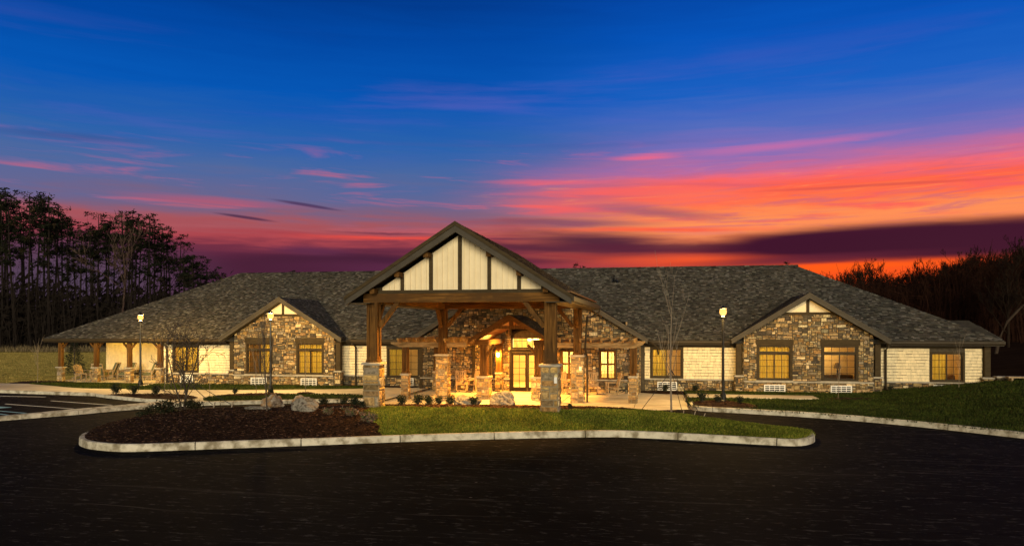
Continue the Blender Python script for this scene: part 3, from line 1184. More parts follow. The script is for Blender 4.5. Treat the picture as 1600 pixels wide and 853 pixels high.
W_L1 = Win(-30.24, -28.40, .78, 2.47, YW)
W_L2 = Win(-24.66, -22.92, .78, 2.70, YG)
W_L3 = Win(-21.36, -19.62, .78, 2.70, YG)
W_L4 = Win(-16.0, -13.95, .62, 2.42, YW)
W_R1 = Win(-.5, 1.32, .78, 2.47, YW)
W_R2 = Win(5.12, 6.93, .78, 2.68, YG)
W_R3 = Win(8.39, 10.21, .78, 2.68, YG)
W_R4 = Win(13.92, 15.62, .74, 2.32, YW)
W_E1 = Win(-3.22, -2.32, .76, 2.34, YE)
W_E2 = Win(-5.35, -4.45, .76, 2.34, YE)
W_E3 = Win(-9.62, -9.22, .70, 2.34, YE)
DOOR = Win(-8.22, -6.28, 0.02, 2.26, YE)
TRAN = Win(-8.12, -6.38, 2.40, 3.50, YE)


def casing(w, wd=.11, head=0.0, sill=True, mat='trim'):
    mb = MB()
    y0, y1 = w.y - .055, w.y + .10
    mb.box(w.x0, w.x0 + wd, y0, y1, w.z0, w.z1)
    mb.box(w.x1 - wd, w.x1, y0, y1, w.z0, w.z1)
    mb.box(w.x0 + wd, w.x1 - wd, y0, y1, w.z1 - wd * .8, w.z1)
    mb.box(w.x0 + wd, w.x1 - wd, y0, y1, w.z0, w.z0 + wd * .7)
    if head:
        mb.box(w.x0 - .06, w.x1 + .06, y0 - .03, y1, w.z1 + .003, w.z1 + head)
    return mb.build('window', M[mat], bld)


def grille(win, x0, x1, z0, z1, nx, nz, y, sash=.045, bar=.022):
    mb = MB()
    mb.box(x0, x0 + sash, y - .03, y + .03, z0, z1)
    mb.box(x1 - sash, x1, y - .03, y + .03, z0, z1)
    mb.box(x0 + sash, x1 - sash, y - .03, y + .03, z0, z0 + sash)
    mb.box(x0 + sash, x1 - sash, y - .03, y + .03, z1 - sash, z1)
    for k in range(1, nx):
        x = x0 + (x1 - x0) * k / nx
        mb.box(x - bar / 2, x + bar / 2, y - .012, y + .012, z0 + sash, z1 - sash)
    for k in range(1, nz):
        z = z0 + (z1 - z0) * k / nz
        mb.box(x0 + sash, x1 - sash, y - .010, y + .010, z - bar / 2, z + bar / 2)
    mb.build('sash', M['gutter'], win)
    g = MB()
    g.box(x0 + sash * .5, x1 - sash * .5, y + .014, y + .020, z0 + sash * .5, z1 - sash * .5)
    g.build('pane', M['glass'], win)


def drape(win, x0, x1, z0, z1, y, mat, pleat=.17, amp=.05):
    mb = MB()
    n = max(6, int((x1 - x0) / pleat * 8))
    pr = []
    for i in range(n + 1):
        x = x0 + (x1 - x0) * i / n
        a = 2 * math.pi * (x - x0) / pleat
        pr.append((x, y + amp * math.sin(a + .8 * math.sin(x * 5)) + .5 * amp * math.sin(a * .37)))
    zs = [z0, (z0 + z1) / 2, z1]
    mb.loft([[(x, yy, z) for x, yy in pr] for z in zs], False, False, closed=False)
    mb.build('curtain', M[mat], win, smooth=True)


def room(x0, x1, y0, y1, z1, watt, lx=None, lz=2.2, col=(1, .70, .27), mat='room', ly=None, size=.15):
    mb = MB()
    z0 = .03
    mb.face([(x0, y0, z0), (x1, y0, z0), (x1, y1, z0), (x0, y1, z0)])
    mb.face([(x0, y0, z1), (x0, y1, z1), (x1, y1, z1), (x1, y0, z1)])
    mb.face([(x0, y1, z0), (x1, y1, z0), (x1, y1, z1), (x0, y1, z1)])
    mb.face([(x0, y0, z0), (x0, y1, z0), (x0, y1, z1), (x0, y0, z1)])
    mb.face([(x1, y0, z0), (x1, y0, z1), (x1, y1, z1), (x1, y1, z0)])
    mb.build('room_interior', M[mat], bld)
    l = D.lights.new('room_light', 'POINT')
    l.energy = watt
    l.color = col
    l.shadow_soft_size = size
    o = D.objects.new('room_light', l)
    COL.objects.link(o)
    o.location = (lx if lx is not None else (x0 + x1) / 2, ly if ly is not None else (y0 + y1) / 2, lz)
    return o


def point(name, loc, watt, col=(1, .62, .22), size=.08):
    l = D.lights.new(name, 'POINT')
    l.energy = watt
    l.color = col
    l.shadow_soft_size = size
    o = D.objects.new(name, l)
    COL.objects.link(o)
    o.location = loc
    return o


# ---- walls
wall = MB()
stone, shk, capm = MB(), MB(), MB()
WAINZ = .68
def flush_(name, mat, mb):
    if mb.f:
        mb.build(name, M[mat], bld)
        mb.v, mb.f, mb.c = [], [], []


def flush_all():
    flush_('stone_veneer', 'stone', stone)
    flush_('shingle_siding', 'shake', shk)
    flush_('stone_cap', 'cap', capm)


for (x0, x1) in WING:
    holes = [w.hole() for w in (W_L1, W_L4, W_R1, W_R4) if x0 <= w.x0 < x1]
    wall_cells(wall, x0 - .3, x1 + .3, 0, 2.75, YW, YW + .16, holes)
    hs = [(h[0] - x0, h[1] - x0, h[2], h[3]) for h in holes]
    stone_panel(stone, (x0, YW - .02, -.02), (1, 0, 0), (0, 0, 1), (0, -1, 0), x1 - x0, WAINZ + .02, int(x0 * 10) % 997, hs)
    for a, b, c, d in sub_rects((x0, x1, WAINZ, WAINZ + .08), holes):
        capm.box(a, b, YW - .15, YW + .02, c, d)
        flush_('stone_cap', 'cap', capm)
    cuts = [x0] + [q for h in holes for q in h[:2]] + [x1]
    for a, b in zip(cuts[::2], cuts[1::2]):
        shakes(shk, a, b, WAINZ + .08, 2.50, YW - .005, int(a * 7) % 991)
        flush_('shingle_siding', 'shake', shk)
    flush_('wall', 'mortar', wall)
    flush_all()

gab = MB()
gtrim = MB()
gsid = MB()


def side_gable(xc, wins, seed):
    hw, apex, s = 3.25, 5.38, .615
    zt = lambda x: apex - .24 - s * abs(x)
    h1 = (apex - .24 - 4.32) / s
    poly = [(-hw, 0), (hw, 0), (hw, zt(hw)), (h1, 4.32), (-h1, 4.32), (-hw, zt(hw))]
    holes = [(w.x0 - xc + hw, w.x1 - xc + hw, w.z0, w.z1 + .27) for w in wins]
    conv = [(p[0] + hw, p[1]) for p in poly]
    # core wall
    wall_cells(gab, xc - hw, xc + hw, 0, zt(hw) - .01, YG, YG + .16, [w.hole() for w in wins])
    gab.prism([(xc - hw, YG, zt(hw) - .01), (xc + hw, YG, zt(hw) - .01), (xc, YG, apex - .24)], (0, .16, 0))
    stone_panel(stone, (xc - hw, YG - .005, 0), (1, 0, 0), (0, 0, 1), (0, -1, 0), 2 * hw, 4.4, seed,
                holes + [(0, 2 * hw, WAINZ, WAINZ + .07)], conv)
    stone_panel(stone, (xc - hw, YG - .02, 0), (1, 0, 0), (0, 0, 1), (0, -1, 0), 2 * hw, WAINZ, seed + 9)
    capm.box(xc - hw, xc + hw, YG - .16, YG + .02, WAINZ, WAINZ + .07)
    for w in wins:
        capm.box(w.x0 - .05, w.x1 + .05, YG - .11, YG + .02, w.z0 - .035, w.z0 + .002)
    # return walls
    for sx in (-1, 1):
        xx = xc + sx * hw
        gab.box(min(xx, xx - sx * .12), max(xx, xx - sx * .12), YG + .16, YW + .2, 0, 2.9)
        stone_panel(stone, (xx, YG if sx > 0 else YW, 0), (0, sx, 0), (0, 0, 1), (sx, 0, 0), YW - YG, 2.8, seed + 3 + sx)
    # cream siding triangle with trim
    zt2 = 4.36
    h2 = (apex - .24 - zt2) / s
    for k in range(9):
        a, b = zt2 + k * .1, zt2 + (k + 1) * .1
        ha, hb = (apex - .27 - a) / s, (apex - .27 - b) / s
        if hb <= 0:
            hb = 0.01
        if ha <= 0:
            break
        gsid.face([(xc - ha, YG - .05, a), (xc + ha, YG - .05, a), (xc + hb, YG - .03, b), (xc - hb, YG - .03, b)])
        gsid.face([(xc - ha, YG - .0, a), (xc + ha, YG - .0, a), (xc + ha, YG - .05, a), (xc - ha, YG - .05, a)])
    gtrim.box(xc - h2 - .12, xc + h2 + .12, YG - .10, YG - .002, zt2 - .10, zt2 + .04)
    gtrim.box(xc - .075, xc + .075, YG - .09, YG - .052, zt2 + .04, apex - .3)
    flush_all()
    flush_('gable_wall', 'mortar', gab)
    flush_('gable_siding', 'cream', gsid)
    flush_('gable_trim', 'trim', gtrim)


side_gable(LG, (W_L2, W_L3), 101)
side_gable(RG, (W_R2, W_R3), 202)

# entry gable: stone all the way up
EH, EA, ES = 6.2, 7.05, .615
ezt = lambda x: EA - .26 - ES * abs(x)
eh = [w.hole() for w in (W_E1, W_E2, W_E3, DOOR, TRAN)]
wall_cells(gab, XC - EH, XC + EH, 0, ezt(EH), YE, YE + .2, eh)
# spandrel of the arched transom
ax0, ax1, az0, az1 = TRAN.x0, TRAN.x1, 3.02, 3.50
arc = lambda x: az0 + (az1 - az0) * math.sqrt(max(0, 1 - ((x - (ax0 + ax1) / 2) / ((ax1 - ax0) / 2)) ** 2))
for i in range(16):
    xa, xb = ax0 + (ax1 - ax0) * i / 16, ax0 + (ax1 - ax0) * (i + 1) / 16
    gab.prism([(xa, YE, arc(xa)), (xb, YE, arc(xb)), (xb, YE, az1 + .004), (xa, YE, az1 + .004)], (0, .2, 0))
gab.prism([(XC - EH, YE, ezt(EH) - .004), (XC + EH, YE, ezt(EH) - .004), (XC, YE, EA - .26)], (0, .2, 0))
stone_panel(stone, (XC - EH, YE - .005, 0), (1, 0, 0), (0, 0, 1), (0, -1, 0), 2 * EH, EA, 303,
            [(h[0] - XC + EH - .04, h[1] - XC + EH + .04, h[2] - .02, h[3] + .06) for h in eh] + [(0, 2 * EH, WAINZ, WAINZ + .07)],
            [(0, 0), (2 * EH, 0), (2 * EH, ezt(EH)), (EH, EA - .26), (0, ezt(EH))])
for a, b, c, d in sub_rects((XC - EH, XC + EH, WAINZ, WAINZ + .07), eh):
    capm.box(a, b, YE - .10, YE + .02, c, d)
for sx in (-1, 1):
    xx = XC + sx * EH
    gab.box(min(xx, xx - sx * .12), max(xx, xx - sx * .12), YE + .2, YW + .2, 0, 2.95)
    stone_panel(stone, (xx, YE if sx > 0 else YW, 0), (0, sx, 0), (0, 0, 1), (sx, 0, 0), YW - YE, 2.9, 333 + sx)
# dark pilaster trims by the porch wall
for x in (-11.9, -13.4, -10.3):
    gtrim.box(x - .09, x + .09, YE - .085, YE - .002, .02, 2.75)
    flush_('pilaster_strip', 'trim', gtrim)

flush_all()
flush_('gable_wall', 'mortar', gab)

# trim boards of the wings
for (x0, x1) in WING:
    gtrim.box(x0, x1, YW - .05, YW - .002, 2.50, 2.76)
    flush_('frieze_board', 'trim', gtrim)
# corner posts on small stone piers
for k, (x, y, hz, w) in enumerate(((-25.66, 43.0, .95, .36), (-18.74, 43.0, .95, .36), (4.21, 43.0, .95, .36), (11.19, 43.0, .95, .36), (16.62, 43.6, .95, .46))):
    b = MB()
    b.box(x - w / 2, x + w / 2, y - w / 2, y + w / 2, 0, hz)
    o = b.build('corner_pier', M['mortar'], bld)
    b = MB()
    pier_stones(b, x, y, w, 0, hz, 500 + k * 7)
    b.build('pier_stones', M['stone'], o)
    b = MB()
    b.cham(x - w / 2 - .07, x + w / 2 + .07, y - w / 2 - .07, y + w / 2 + .07, hz, hz + .08, .02)
    b.build('pier_cap', M['cap'], o)
    b = MB()
    b.cham(x - .145, x + .145, y - .145, y + .145, hz + .08, 2.72, .02)
    b.build('corner_post', M['trim'], o)

# ---- porch at the left end
PX = [(-38.0, 43.3), (-35.4, 43.3), (-33.0, 43.3), (-30.85, 43.3), (-38.3, 46.9)]
for k, (x, y) in enumerate(PX):
    b = MB()
    b.box(x - .165, x + .165, y - .165, y + .165, 0, 1.0)
    pm_ = b.build('porch_pier', M['mortar_light'], bld)
    s_ = MB()
    pier_stones(s_, x, y, .33, .0, 1.0, 600 + 5 * k, WARM)
    s_.build('pier_stones', M['stone'], pm_)
    c_ = MB()
    c_.cham(x - .25, x + .25, y - .25, y + .25, 1.0, 1.07, .02)
    c_.build('pier_cap', M['cap'], pm_)
    p_ = MB()
    p_.cham(x - .125, x + .125, y - .125, y + .125, 1.07, 2.62, .02)
    p_.build('post', M['wood_z'], pm_)
    for sx in ((-1, 1) if k in (1, 2) else ((1,) if k in (0, 4) else (-1,))):
        br = MB()
        br.beam((x + sx * .10, y, 2.25), (x + sx * .45, y, 2.62), .09, .11, up=(0, 1, 0))
        br.build('brace', M['wood_z'], pm_)
pb = MB()
pb.box(-38.4, -30.6, 43.16, 43.44, 2.62, 2.86)
pb.build('porch_beam', M['trim'], bld)
pb = MB()
pb.box(-38.46, -38.14, 43.44, 47.2, 2.62, 2.86)
pb.build('porch_beam', M['trim'], bld)
pw, ps = MB(), MB()
pw.box(-37.7, -30.8, 47.06, 47.2, 0, 2.86)
pw.box(-30.8, -30.64, 43.55, 47.2, 0, 2.86)
pwo = pw.build('porch_wall', M['cream'], bld)
shakes(ps, -37.7, -30.8, .72, 2.75, 47.055, 77)
ps.build('shingle_siding', M['shake'], pwo)
ps = MB()
stone_panel(ps, (-37.7, 47.05, .1), (1, 0, 0), (0, 0, 1), (0, -1, 0), 6.9, .6, 78)
ps.build('stone_veneer', M['stone'], pwo)
pc = MB()
pc.face([(-38.7, 43.1, 2.862), (-30.6, 43.1, 2.862), (-30.6, 47.3, 2.862), (-38.7, 47.3, 2.862)])
pc.build('porch_ceiling', M['ceil'], bld)
for x in (-36.3, -32.2):
    dl = MB()
    dl.tube([(x, 45.2, 2.80), (x, 45.2, 2.858)], .09, 12)
    dl.build('porch_downlight', M['bulb'], bld)
for x in (-36.3, -32.2):
    point('porch_light', (x, 45.2, 2.72), 70, (1, .60, .07), .09)

# ---- roof
roof = MB()


def slab(pts, th):
    """roof slab: top polygon and a body of thickness th under it"""
    roof.prism([(p[0], p[1], p[2] - .02) for p in pts], (0, 0, -th))


EY, RY = 43.0, 51.7
RZ = EZ + SL * (RY - EY)
XL, XR = -39.0, 17.2
RLx, RRx = XL + 8.7, XR - 8.7
BY = 2 * RY - EY
CY = 47.0
CZ = EZ + SL * (CY - EY)
slab([(XL, EY, EZ), (XC - 3, EY, EZ), (XC - 3, RY, RZ), (RLx, RY, RZ)], .14)
slab([(XC + 3, EY, EZ), (XR, EY, EZ), (RRx, RY, RZ), (XC + 3, RY, RZ)], .14)
slab([(XC - 3, CY, CZ), (XC + 3, CY, CZ), (XC + 3, RY, RZ), (XC - 3, RY, RZ)], .14)
slab([(XR, EY, EZ), (XR, BY, EZ), (RRx, RY, RZ)], .14)
slab([(XR, BY, EZ), (XL, BY, EZ), (RLx, RY, RZ), (RRx, RY, RZ)], .14)
slab([(XL, BY, EZ), (XL, EY, EZ), (RLx, RY, RZ)], .14)
# low hip of the rear wing that shows past the right-hand hip
slab([(9, 45.6, 2.9), (19.9, 50.0, 2.9), (18.8, 52.0, 4.05), (9, 52.0, 4.05)], .1)
slab([(19.9, 50.0, 2.9), (19.9, 54.0, 2.9), (18.8, 52.0, 4.05)], .1)
slab([(19.9, 54.0, 2.9), (9, 54.0, 2.9), (9, 52.0, 4.05), (18.8, 52.0, 4.05)], .1)


def gable_roof(xc, half, y0, ze, s, slopeback=True):
    """two slopes running back into the main roof; returns shingle jobs"""
    zr = ze + s * half
    yb = EY + (zr - EZ) / SL
    ye = EY + (ze - EZ) / SL
    jobs = []
    for sx in (-1, 1):
        e0, r0 = Vector((xc + sx * half, y0, ze)), Vector((xc, y0, zr))
        e1, r1 = Vector((xc + sx * half, max(ye, y0 + .3), ze)), Vector((xc, yb, zr))
        slab([e0, e1, r1, r0] if sx > 0 else [e1, e0, r0, r1], .10)
        L = math.hypot(half, half * s)
        u = Vector((0, 1, 0))
        v = Vector((-sx, 0, s)).normalized()
        jobs.append((e0, u, v, [(0, 0), (e1.y - y0, 0), (yb - y0, L), (0, L)]))
    return jobs, zr


shg = MB()
vm = Vector((0, 1, SL)).normalized()
LV = math.hypot(RY - EY, RZ - EZ)
LC = math.hypot(CY - EY, CZ - EZ)
for k_, pl_ in enumerate(([(0, 0), (XC - 3 - XL, 0), (XC - 3 - XL, LV), (RLx - XL, LV)], [(XC + 3 - XL, 0), (XR - XL, 0), (RRx - XL, LV), (XC + 3 - XL, LV)], [(XC - 3 - XL, LC), (XC + 3 - XL, LC), (XC + 3 - XL, LV), (XC - 3 - XL, LV)])):
    shingle_face(shg, (XL, EY - .02, EZ), (1, 0, 0), vm, pl_, 11 + 50 * k_)
d_ = Vector((19.9 - 9, 4.4, 0)).normalized()
shingle_face(shg, (9, 45.6, 2.9), d_, Vector((-d_.y * .85, d_.x * .85, .30)), [(4, 0), (11.75, 0), (12.2, 2.4), (4, 6)], 13)
RJ = []
for xc, half, y0, ze, s, sd in ((LG, 3.90, 42.24, 2.98, .615, 21), (RG, 3.90, 42.24, 2.98, .615, 22), (XC, 6.62, 41.75, 2.98, .615, 23)):
    jobs, zr = gable_roof(xc, half, y0, ze, s)
    for k, (o_, u_, v_, p_) in enumerate(jobs):
        shingle_face(shg, o_, u_, v_, p_, sd * 10 + k)
    RJ.append((xc, half, y0, ze, zr))
ro = roof.build('roof', M['roofing'], bld)
shg.build('roof_shingles', M['shingle'], ro)
# ridge caps
rc = MB()
x = RLx
rg = random.Random(9)
while x < RRx:
    c = pick(rg, SH)
    for sy in (-1, 1):
        rc.face([(x, RY, RZ + .035), (x + .32, RY, RZ + .05), (x + .32, RY + sy * .17, RZ - .04), (x, RY + sy * .17, RZ - .055)][::sy], c)
    x += .3
rc.build('ridge_cap', M['shingle'], ro)
# bargeboards and fascia
for xc, half, y0, ze, zr in RJ:
    bg_ = MB()
    for sx in (-1, 1):
        p = [(xc + sx * half, ze), (xc, zr)]
        h_ = .21
        bg_.prism([(xc + sx * (half + .02), y0 - .04, ze - .05), (xc, y0 - .04, zr - .03), (xc, y0 - .04, zr - .03 - h_ * 1.15), (xc + sx * (half + .02), y0 - .04, ze - .05 - h_)][::sx], (0, .06, 0))
        bg_.prism([(xc + sx * (half + .06), y0 - .065, ze + .0), (xc, y0 - .065, zr + .035), (xc, y0 - .065, zr - .06), (xc + sx * (half + .06), y0 - .065, ze - .1)][::sx], (0, .022, 0))
        # soffit between the rake board and the wall
        yb = {LG: YG, RG: YG}.get(xc, YE)
        bg_.prism([(xc + sx * half, y0 + .03, ze - .17), (xc, y0 + .03, zr - .17), (xc, yb + .05, zr - .17), (xc + sx * half, yb + .05, ze - .17)][::-sx], (0, 0, -.03))
    bg_.build('bargeboard', M['barge'], ro)
for a, b in ((XL - .02, LG - 3.95), (LG + 3.95, XC - 6.65), (XC + 6.65, RG - 3.95), (RG + 3.95, XR + .02)):
    gt = MB()
    sec = [(EY + .02, 2.70), (EY - .10, 2.70), (EY - .135, 2.76), (EY - .135, 2.86), (EY - .115, 2.885), (EY - .11, 2.80), (EY + .02, 2.79)]
    gt.loft([[(a, y, z) for y, z in sec], [(b, y, z) for y, z in sec]], True, True)
    gt.box(a, b, EY + .022, EY + .05, 2.64, 2.885)
    gt.box(a, b, EY + .05, YW - .004, 2.765, 2.78)
    gt.build('gutter', M['gutter'], ro)
for x in (-30.55, -17.9, 3.45, 11.75):
    d = MB()
    d.tube([(x, EY - .05, 2.74), (x, EY - .05, 2.62), (x, YW - .16, 2.42), (x, YW - .16, .18), (x, YW - .3, .1)], .055, 6)
    d.build('downspout', M['gutter'], ro)
d = MB()
d.tube([(-.62, 42.7, 2.85), (-.40, 42.6, 2.78), (-.1, 42.8, 2.5), (-.05, 43.3, 2.2), (-.05, YW - .1, 2.1)], .045, 6)
d.build('downspout', M['gutter'], ro)
v = MB()
y_ = 43 + 6.7
vz = EZ + SL * 6.7
v.tube([(-2.8, y_, vz - .1), (-2.8, y_, vz + .45)], .09, 8)
v.loft([[(-2.8 + math.cos(a) * r_, y_ + math.sin(a) * r_, vz + z) for a in [j * .785 for j in range(8)]] for r_, z in ((.24, .02), (.17, .12), (.1, .16))])
v.build('roof_vent', M['black'], ro)

# ---- windows
def slider(w, transom=False, nx=2, nz=4, left='curtain', right='curtain', head=0.0, wd=.11, cl='curtain', cr='curtain'):
    o = casing(w, wd, head)
    y = w.y + .05
    x0, x1, z0, z1 = w.x0 + wd, w.x1 - wd, w.z0 + wd * .7, w.z1 - wd * .8
    if transom:
        zt = z1 - .36
        b = MB()
        b.box(x0, x1, w.y - .03, w.y + .09, zt - .04, zt + .04)
        b.build('transom_bar', M['trim'], o)
        grille(o, x0, x1, zt + .04, z1, nx * 2, 1, y)
        z1 = zt - .04
    xm = (x0 + x1) / 2
    grille(o, x0, xm + .02, z0, z1, nx, nz, y)
    grille(o, xm - .02, x1, z0, z1, nx, nz, y + .065)
    full = w.z1 - .02
    if cl:
        drape(o, x0 - .02, xm + .03, z0 - .03, full, w.y + .26, cl)
    if cr:
        drape(o, xm - .03, x1 + .02, z0 - .03, full, w.y + .30, cr)
    return o


slider(W_L1, nz=4, nx=2)
room(-30.6, -28.0, YW + .17, 46.5, 2.64, 36, lz=2.3, ly=45.2)
slider(W_L2, True, head=.26, cl='drape_dark')
room(-25.0, -22.4, YG + .17, 46.5, 2.85, 52, lz=2.3, ly=44.9)
slider(W_L3, True, head=.26)
room(-22.0, -19.3, YG + .17, 46.5, 2.85, 46, lz=2.3, ly=44.9)
slider(W_L4, nz=4, nx=2, cr=None)
room(-16.3, -13.7, YW + .17, 46.5, 2.64, 13, lz=2.3, lx=-15.6, ly=45.2)
slider(W_R1, nz=4, nx=3, cr=None)
room(-.75, 1.55, YW + .17, 46.5, 2.64, 30, lz=2.3, lx=-.1, ly=45.0)
slider(W_R2, True, head=.26)
room(4.7, 7.3, YG + .17, 46.5, 2.85, 58, lz=2.3, ly=44.9)
slider(W_R3, True, head=.26, cl=None, cr=None)
room(7.7, 11.0, YG + .17, 46.6, 2.85, 42, lz=2.2, lx=9.0, ly=45.6)
slider(W_R4, nz=4, nx=2, cl='curtain', cr=None)
room(13.3, 16.2, YW + .17, 46.8, 2.64, 38, lz=2.2, lx=14.6, ly=45.2)
for w in (W_E1, W_E2):
    o = casing(w, .09, 0.0, mat='wood_z')
    xm, zm = (w.x0 + w.x1) / 2, w.z0 + (w.z1 - w.z0) * .52
    b = MB()
    b.box(xm - .035, xm + .035, w.y - .02, w.y + .09, w.z0 + .06, w.z1 - .07)
    b.box(w.x0 + .09, w.x1 - .09, w.y - .018, w.y + .088, zm - .03, zm + .03)
    b.build('mullion', M['wood_z'], o)
    for a, c in ((w.x0 + .09, xm - .035), (xm + .035, w.x1 - .09)):
        grille(o, a, c, w.z0 + .065, zm - .03, 2, 2, w.y + .05, .02, .014)
        grille(o, a, c, zm + .03, w.z1 - .075, 2, 2, w.y + .05, .02, .014)
    drape(o, w.x0 + .07, w.x1 - .07, w.z0 + .3, w.z1, w.y + .32, 'sheer', .13, .025)
o = casing(W_E3, .07, 0.0, mat='trim')
grille(o, W_E3.x0 + .07, W_E3.x1 - .07, W_E3.z0 + .05, W_E3.z1 - .06, 2, 5, W_E3.y + .05)
drape(o, W_E3.x0, W_E3.x1, W_E3.z0, W_E3.z1, W_E3.y + .25, 'drape_dark')

# ---- entrance doors and arched transom
b = MB()
b.box(DOOR.x0, DOOR.x0 + .09, YE - .06, YE + .12, .02, 2.36)
b.box(DOOR.x1 - .09, DOOR.x1, YE - .06, YE + .12, .02, 2.36)
b.box(DOOR.x0 + .09, DOOR.x1 - .09, YE - .06, YE + .12, 2.20, 2.36)
fr = b.build('door_frame', M['door'], bld)
xm = (DOOR.x0 + DOOR.x1) / 2
for a, c, hx in ((DOOR.x0 + .09, xm - .005, xm - .09), (xm + .005, DOOR.x1 - .09, xm + .09)):
    b = MB()
    b.box(a, a + .10, YE + .01, YE + .06, .04, 2.19)
    b.box(c - .10, c, YE + .01, YE + .06, .04, 2.19)
    b.box(a + .10, c - .10, YE + .01, YE + .06, .04, .26)
    b.box(a + .10, c - .10, YE + .01, YE + .06, 2.04, 2.19)
    b.box((a + c) / 2 - .012, (a + c) / 2 + .012, YE + .02, YE + .05, .26, 2.04)
    for k in range(1, 5):
        z = .26 + 1.78 * k / 5
        b.box(a + .10, c - .10, YE + .021, YE + .049, z - .011, z + .011)
    dr = b.build('door', M['door'], bld)
    g = MB()
    g.box(a + .09, c - .09, YE + .053, YE + .058, .25, 2.05)
    g.build('pane', M['glass'], dr)
    h_ = MB()
    h_.tube([(hx, YE + .0, .85), (hx, YE - .05, .88), (hx, YE - .05, 1.32), (hx, YE + .0, 1.35)], .016, 6)
    h_.build('handle', M['black'], dr)
b = MB()
arcp = [(ax0 + (ax1 - ax0) * i / 20, arc(ax0 + (ax1 - ax0) * i / 20)) for i in range(21)]
for (xa, za), (xb, zb) in zip(arcp[:-1], arcp[1:]):
    b.beam((xa, YE, za), (xb, YE, zb), .14, .09, up=(0, 1, 0))
b.box(ax0, ax0 + .07, YE - .05, YE + .10, 2.41, 3.0)
b.box(ax1 - .07, ax1, YE - .05, YE + .10, 2.41, 3.0)
b.box(ax0 + .07, ax1 - .07, YE - .05, YE + .10, 2.41, 2.48)
for k in range(1, 6):
    x = ax0 + (ax1 - ax0) * k / 6
    b.box(x - .012, x + .012, YE + .03, YE + .06, 2.48, arc(x))
b.box(ax0 + .07, ax1 - .07, YE + .031, YE + .059, 2.83, 2.855)
tw = b.build('arched_transom', M['door'], bld)
g = MB()
g.prism([(x, YE + .062, z) for x, z in [(ax0, 2.42)] + arcp + [(ax1, 2.42)]], (0, .005, 0))
g.build('pane', M['glass'], tw)

# lobby behind the entrance
room(-11.6, -1.8, YE + .21, 50.5, 3.9, 430, lx=-7.25, lz=3.3, col=(1, .62, .19), mat='lobby', ly=47.2, size=.5)
point('lobby_light', (-3.6, 44.6, 2.6), 420, (1, .80, .42), .25)
# reception screen and furniture
lb = MB()
lb.box(-6.7, -5.2, 48.0, 48.6, .03, 1.02)
lb.box(-6.8, -5.1, 47.95, 48.65, 1.022, 1.07)
tag(lb.build('reception_desk', M['furn']), 'dark wooden reception counter glimpsed through the entrance doors', 'reception desk')
ch = thing('chandelier', 'lit five bulb chandelier glowing behind the arched transom over the doors', 'chandelier', (XC, 44.4, 2.7))
b = MB()
b.tube([(XC, 44.4, 3.88), (XC, 44.4, 2.75)], .018, 6)
for k in range(5):
    a = k * 1.2566 + .4
    b.tube([(XC, 44.4, 2.78), (XC + .14 * math.cos(a), 44.4 + .14 * math.sin(a), 2.70), (XC + .27 * math.cos(a), 44.4 + .27 * math.sin(a), 2.78)], .014, 5)
b.build('arms', M['iron'], ch)
for k in range(5):
    a = k * 1.2566 + .4
    b = MB()
    x, y = XC + .27 * math.cos(a), 44.4 + .27 * math.sin(a)
    b.loft([[(x + r_ * math.cos(q), y + r_ * math.sin(q), z) for q in [j * .628 for j in range(10)]] for r_, z in ((.03, 2.78), (.075, 2.82), (.09, 2.89), (.06, 2.96), (.02, 2.99))])
    b.build('bulb', M['bulb'], ch, smooth=True)
point('chandelier_light', (XC, 44.0, 2.75), 200, (1, .66, .22), .25)

# ---- PTAC grilles
for x0, x1, y, z0, z1 in ((-29.6, -28.75, YW, .16, .60), (-24.25, -23.25, YG, .14, .56), (-21.0, -20.02, YG, .14, .56), (-14.95, -14.3, YW, .16, .58),
                          (-.08, .95, YW, .12, .56), (5.5, 6.54, YG, .12, .54), (8.84, 9.85, YG, .12, .54), (14.1, 15.1, YW, .20, .58)):
    b = MB()
    yb = y - .14
    b.box(x0, x1, yb + .02, y, z0, z1)
    o = b.build('air_conditioner', M['vent_dark'], bld)
    b = MB()
    t_ = .035
    b.box(x0 - .02, x0 + t_, yb - .02, yb + .018, z0 - .02, z1 + .02)
    b.box(x1 - t_, x1 + .02, yb - .02, yb + .018, z0 - .02, z1 + .02)
    b.box(x0 + t_, x1 - t_, yb - .02, yb + .018, z0 - .02, z0 + t_)
    b.box(x0 + t_, x1 - t_, yb - .02, yb + .018, z1 - t_, z1 + .02)
    for k in range(1, 4):
        x = x0 + (x1 - x0) * k / 4
        b.box(x - .014, x + .014, yb - .015, yb + .015, z0 + t_, z1 - t_)
    for k in range(1, 4):
        z = z0 + (z1 - z0) * k / 4
        b.box(x0 + t_, x1 - t_, yb - .012, yb + .012, z - .016, z + .016)
    b.build('grille', M['white'], o)

# furniture seen through the uncurtained windows
t = thing('table_lamp', 'dark shaded table lamp on the dresser in the right stone gable window', 'lamp', (9.85, 45.9, .95))
b = MB()
b.loft([[(9.85 + r_ * math.cos(q), 45.9 + r_ * math.sin(q), z) for q in [j * .524 for j in range(12)]] for r_, z in ((.1, .951), (.1, .975), (.025, 1.0), (.05, 1.15), (.02, 1.3))])
b.build('lamp_base', M['black'], t)
b = MB()
b.loft([[(9.85 + r_ * math.cos(q), 45.9 + r_ * math.sin(q), z) for q in [j * .524 for j in range(12)]] for r_, z in ((.2, 1.3), (.12, 1.6))], True, True)
b.build('lamp_shade', M['furn'], t)
t = thing('dresser', 'low dark wooden dresser under the table lamp inside the right gable', 'dresser', (9.7, 45.9, .03))
b = MB()
b.cham(8.95, 10.6, 45.6, 46.2, .1, .945, .015)
for x in (9.0, 10.5):
    b.box(x, x + .06, 45.62, 45.7, .03, .1)
b.build('cabinet', M['furn'], t)
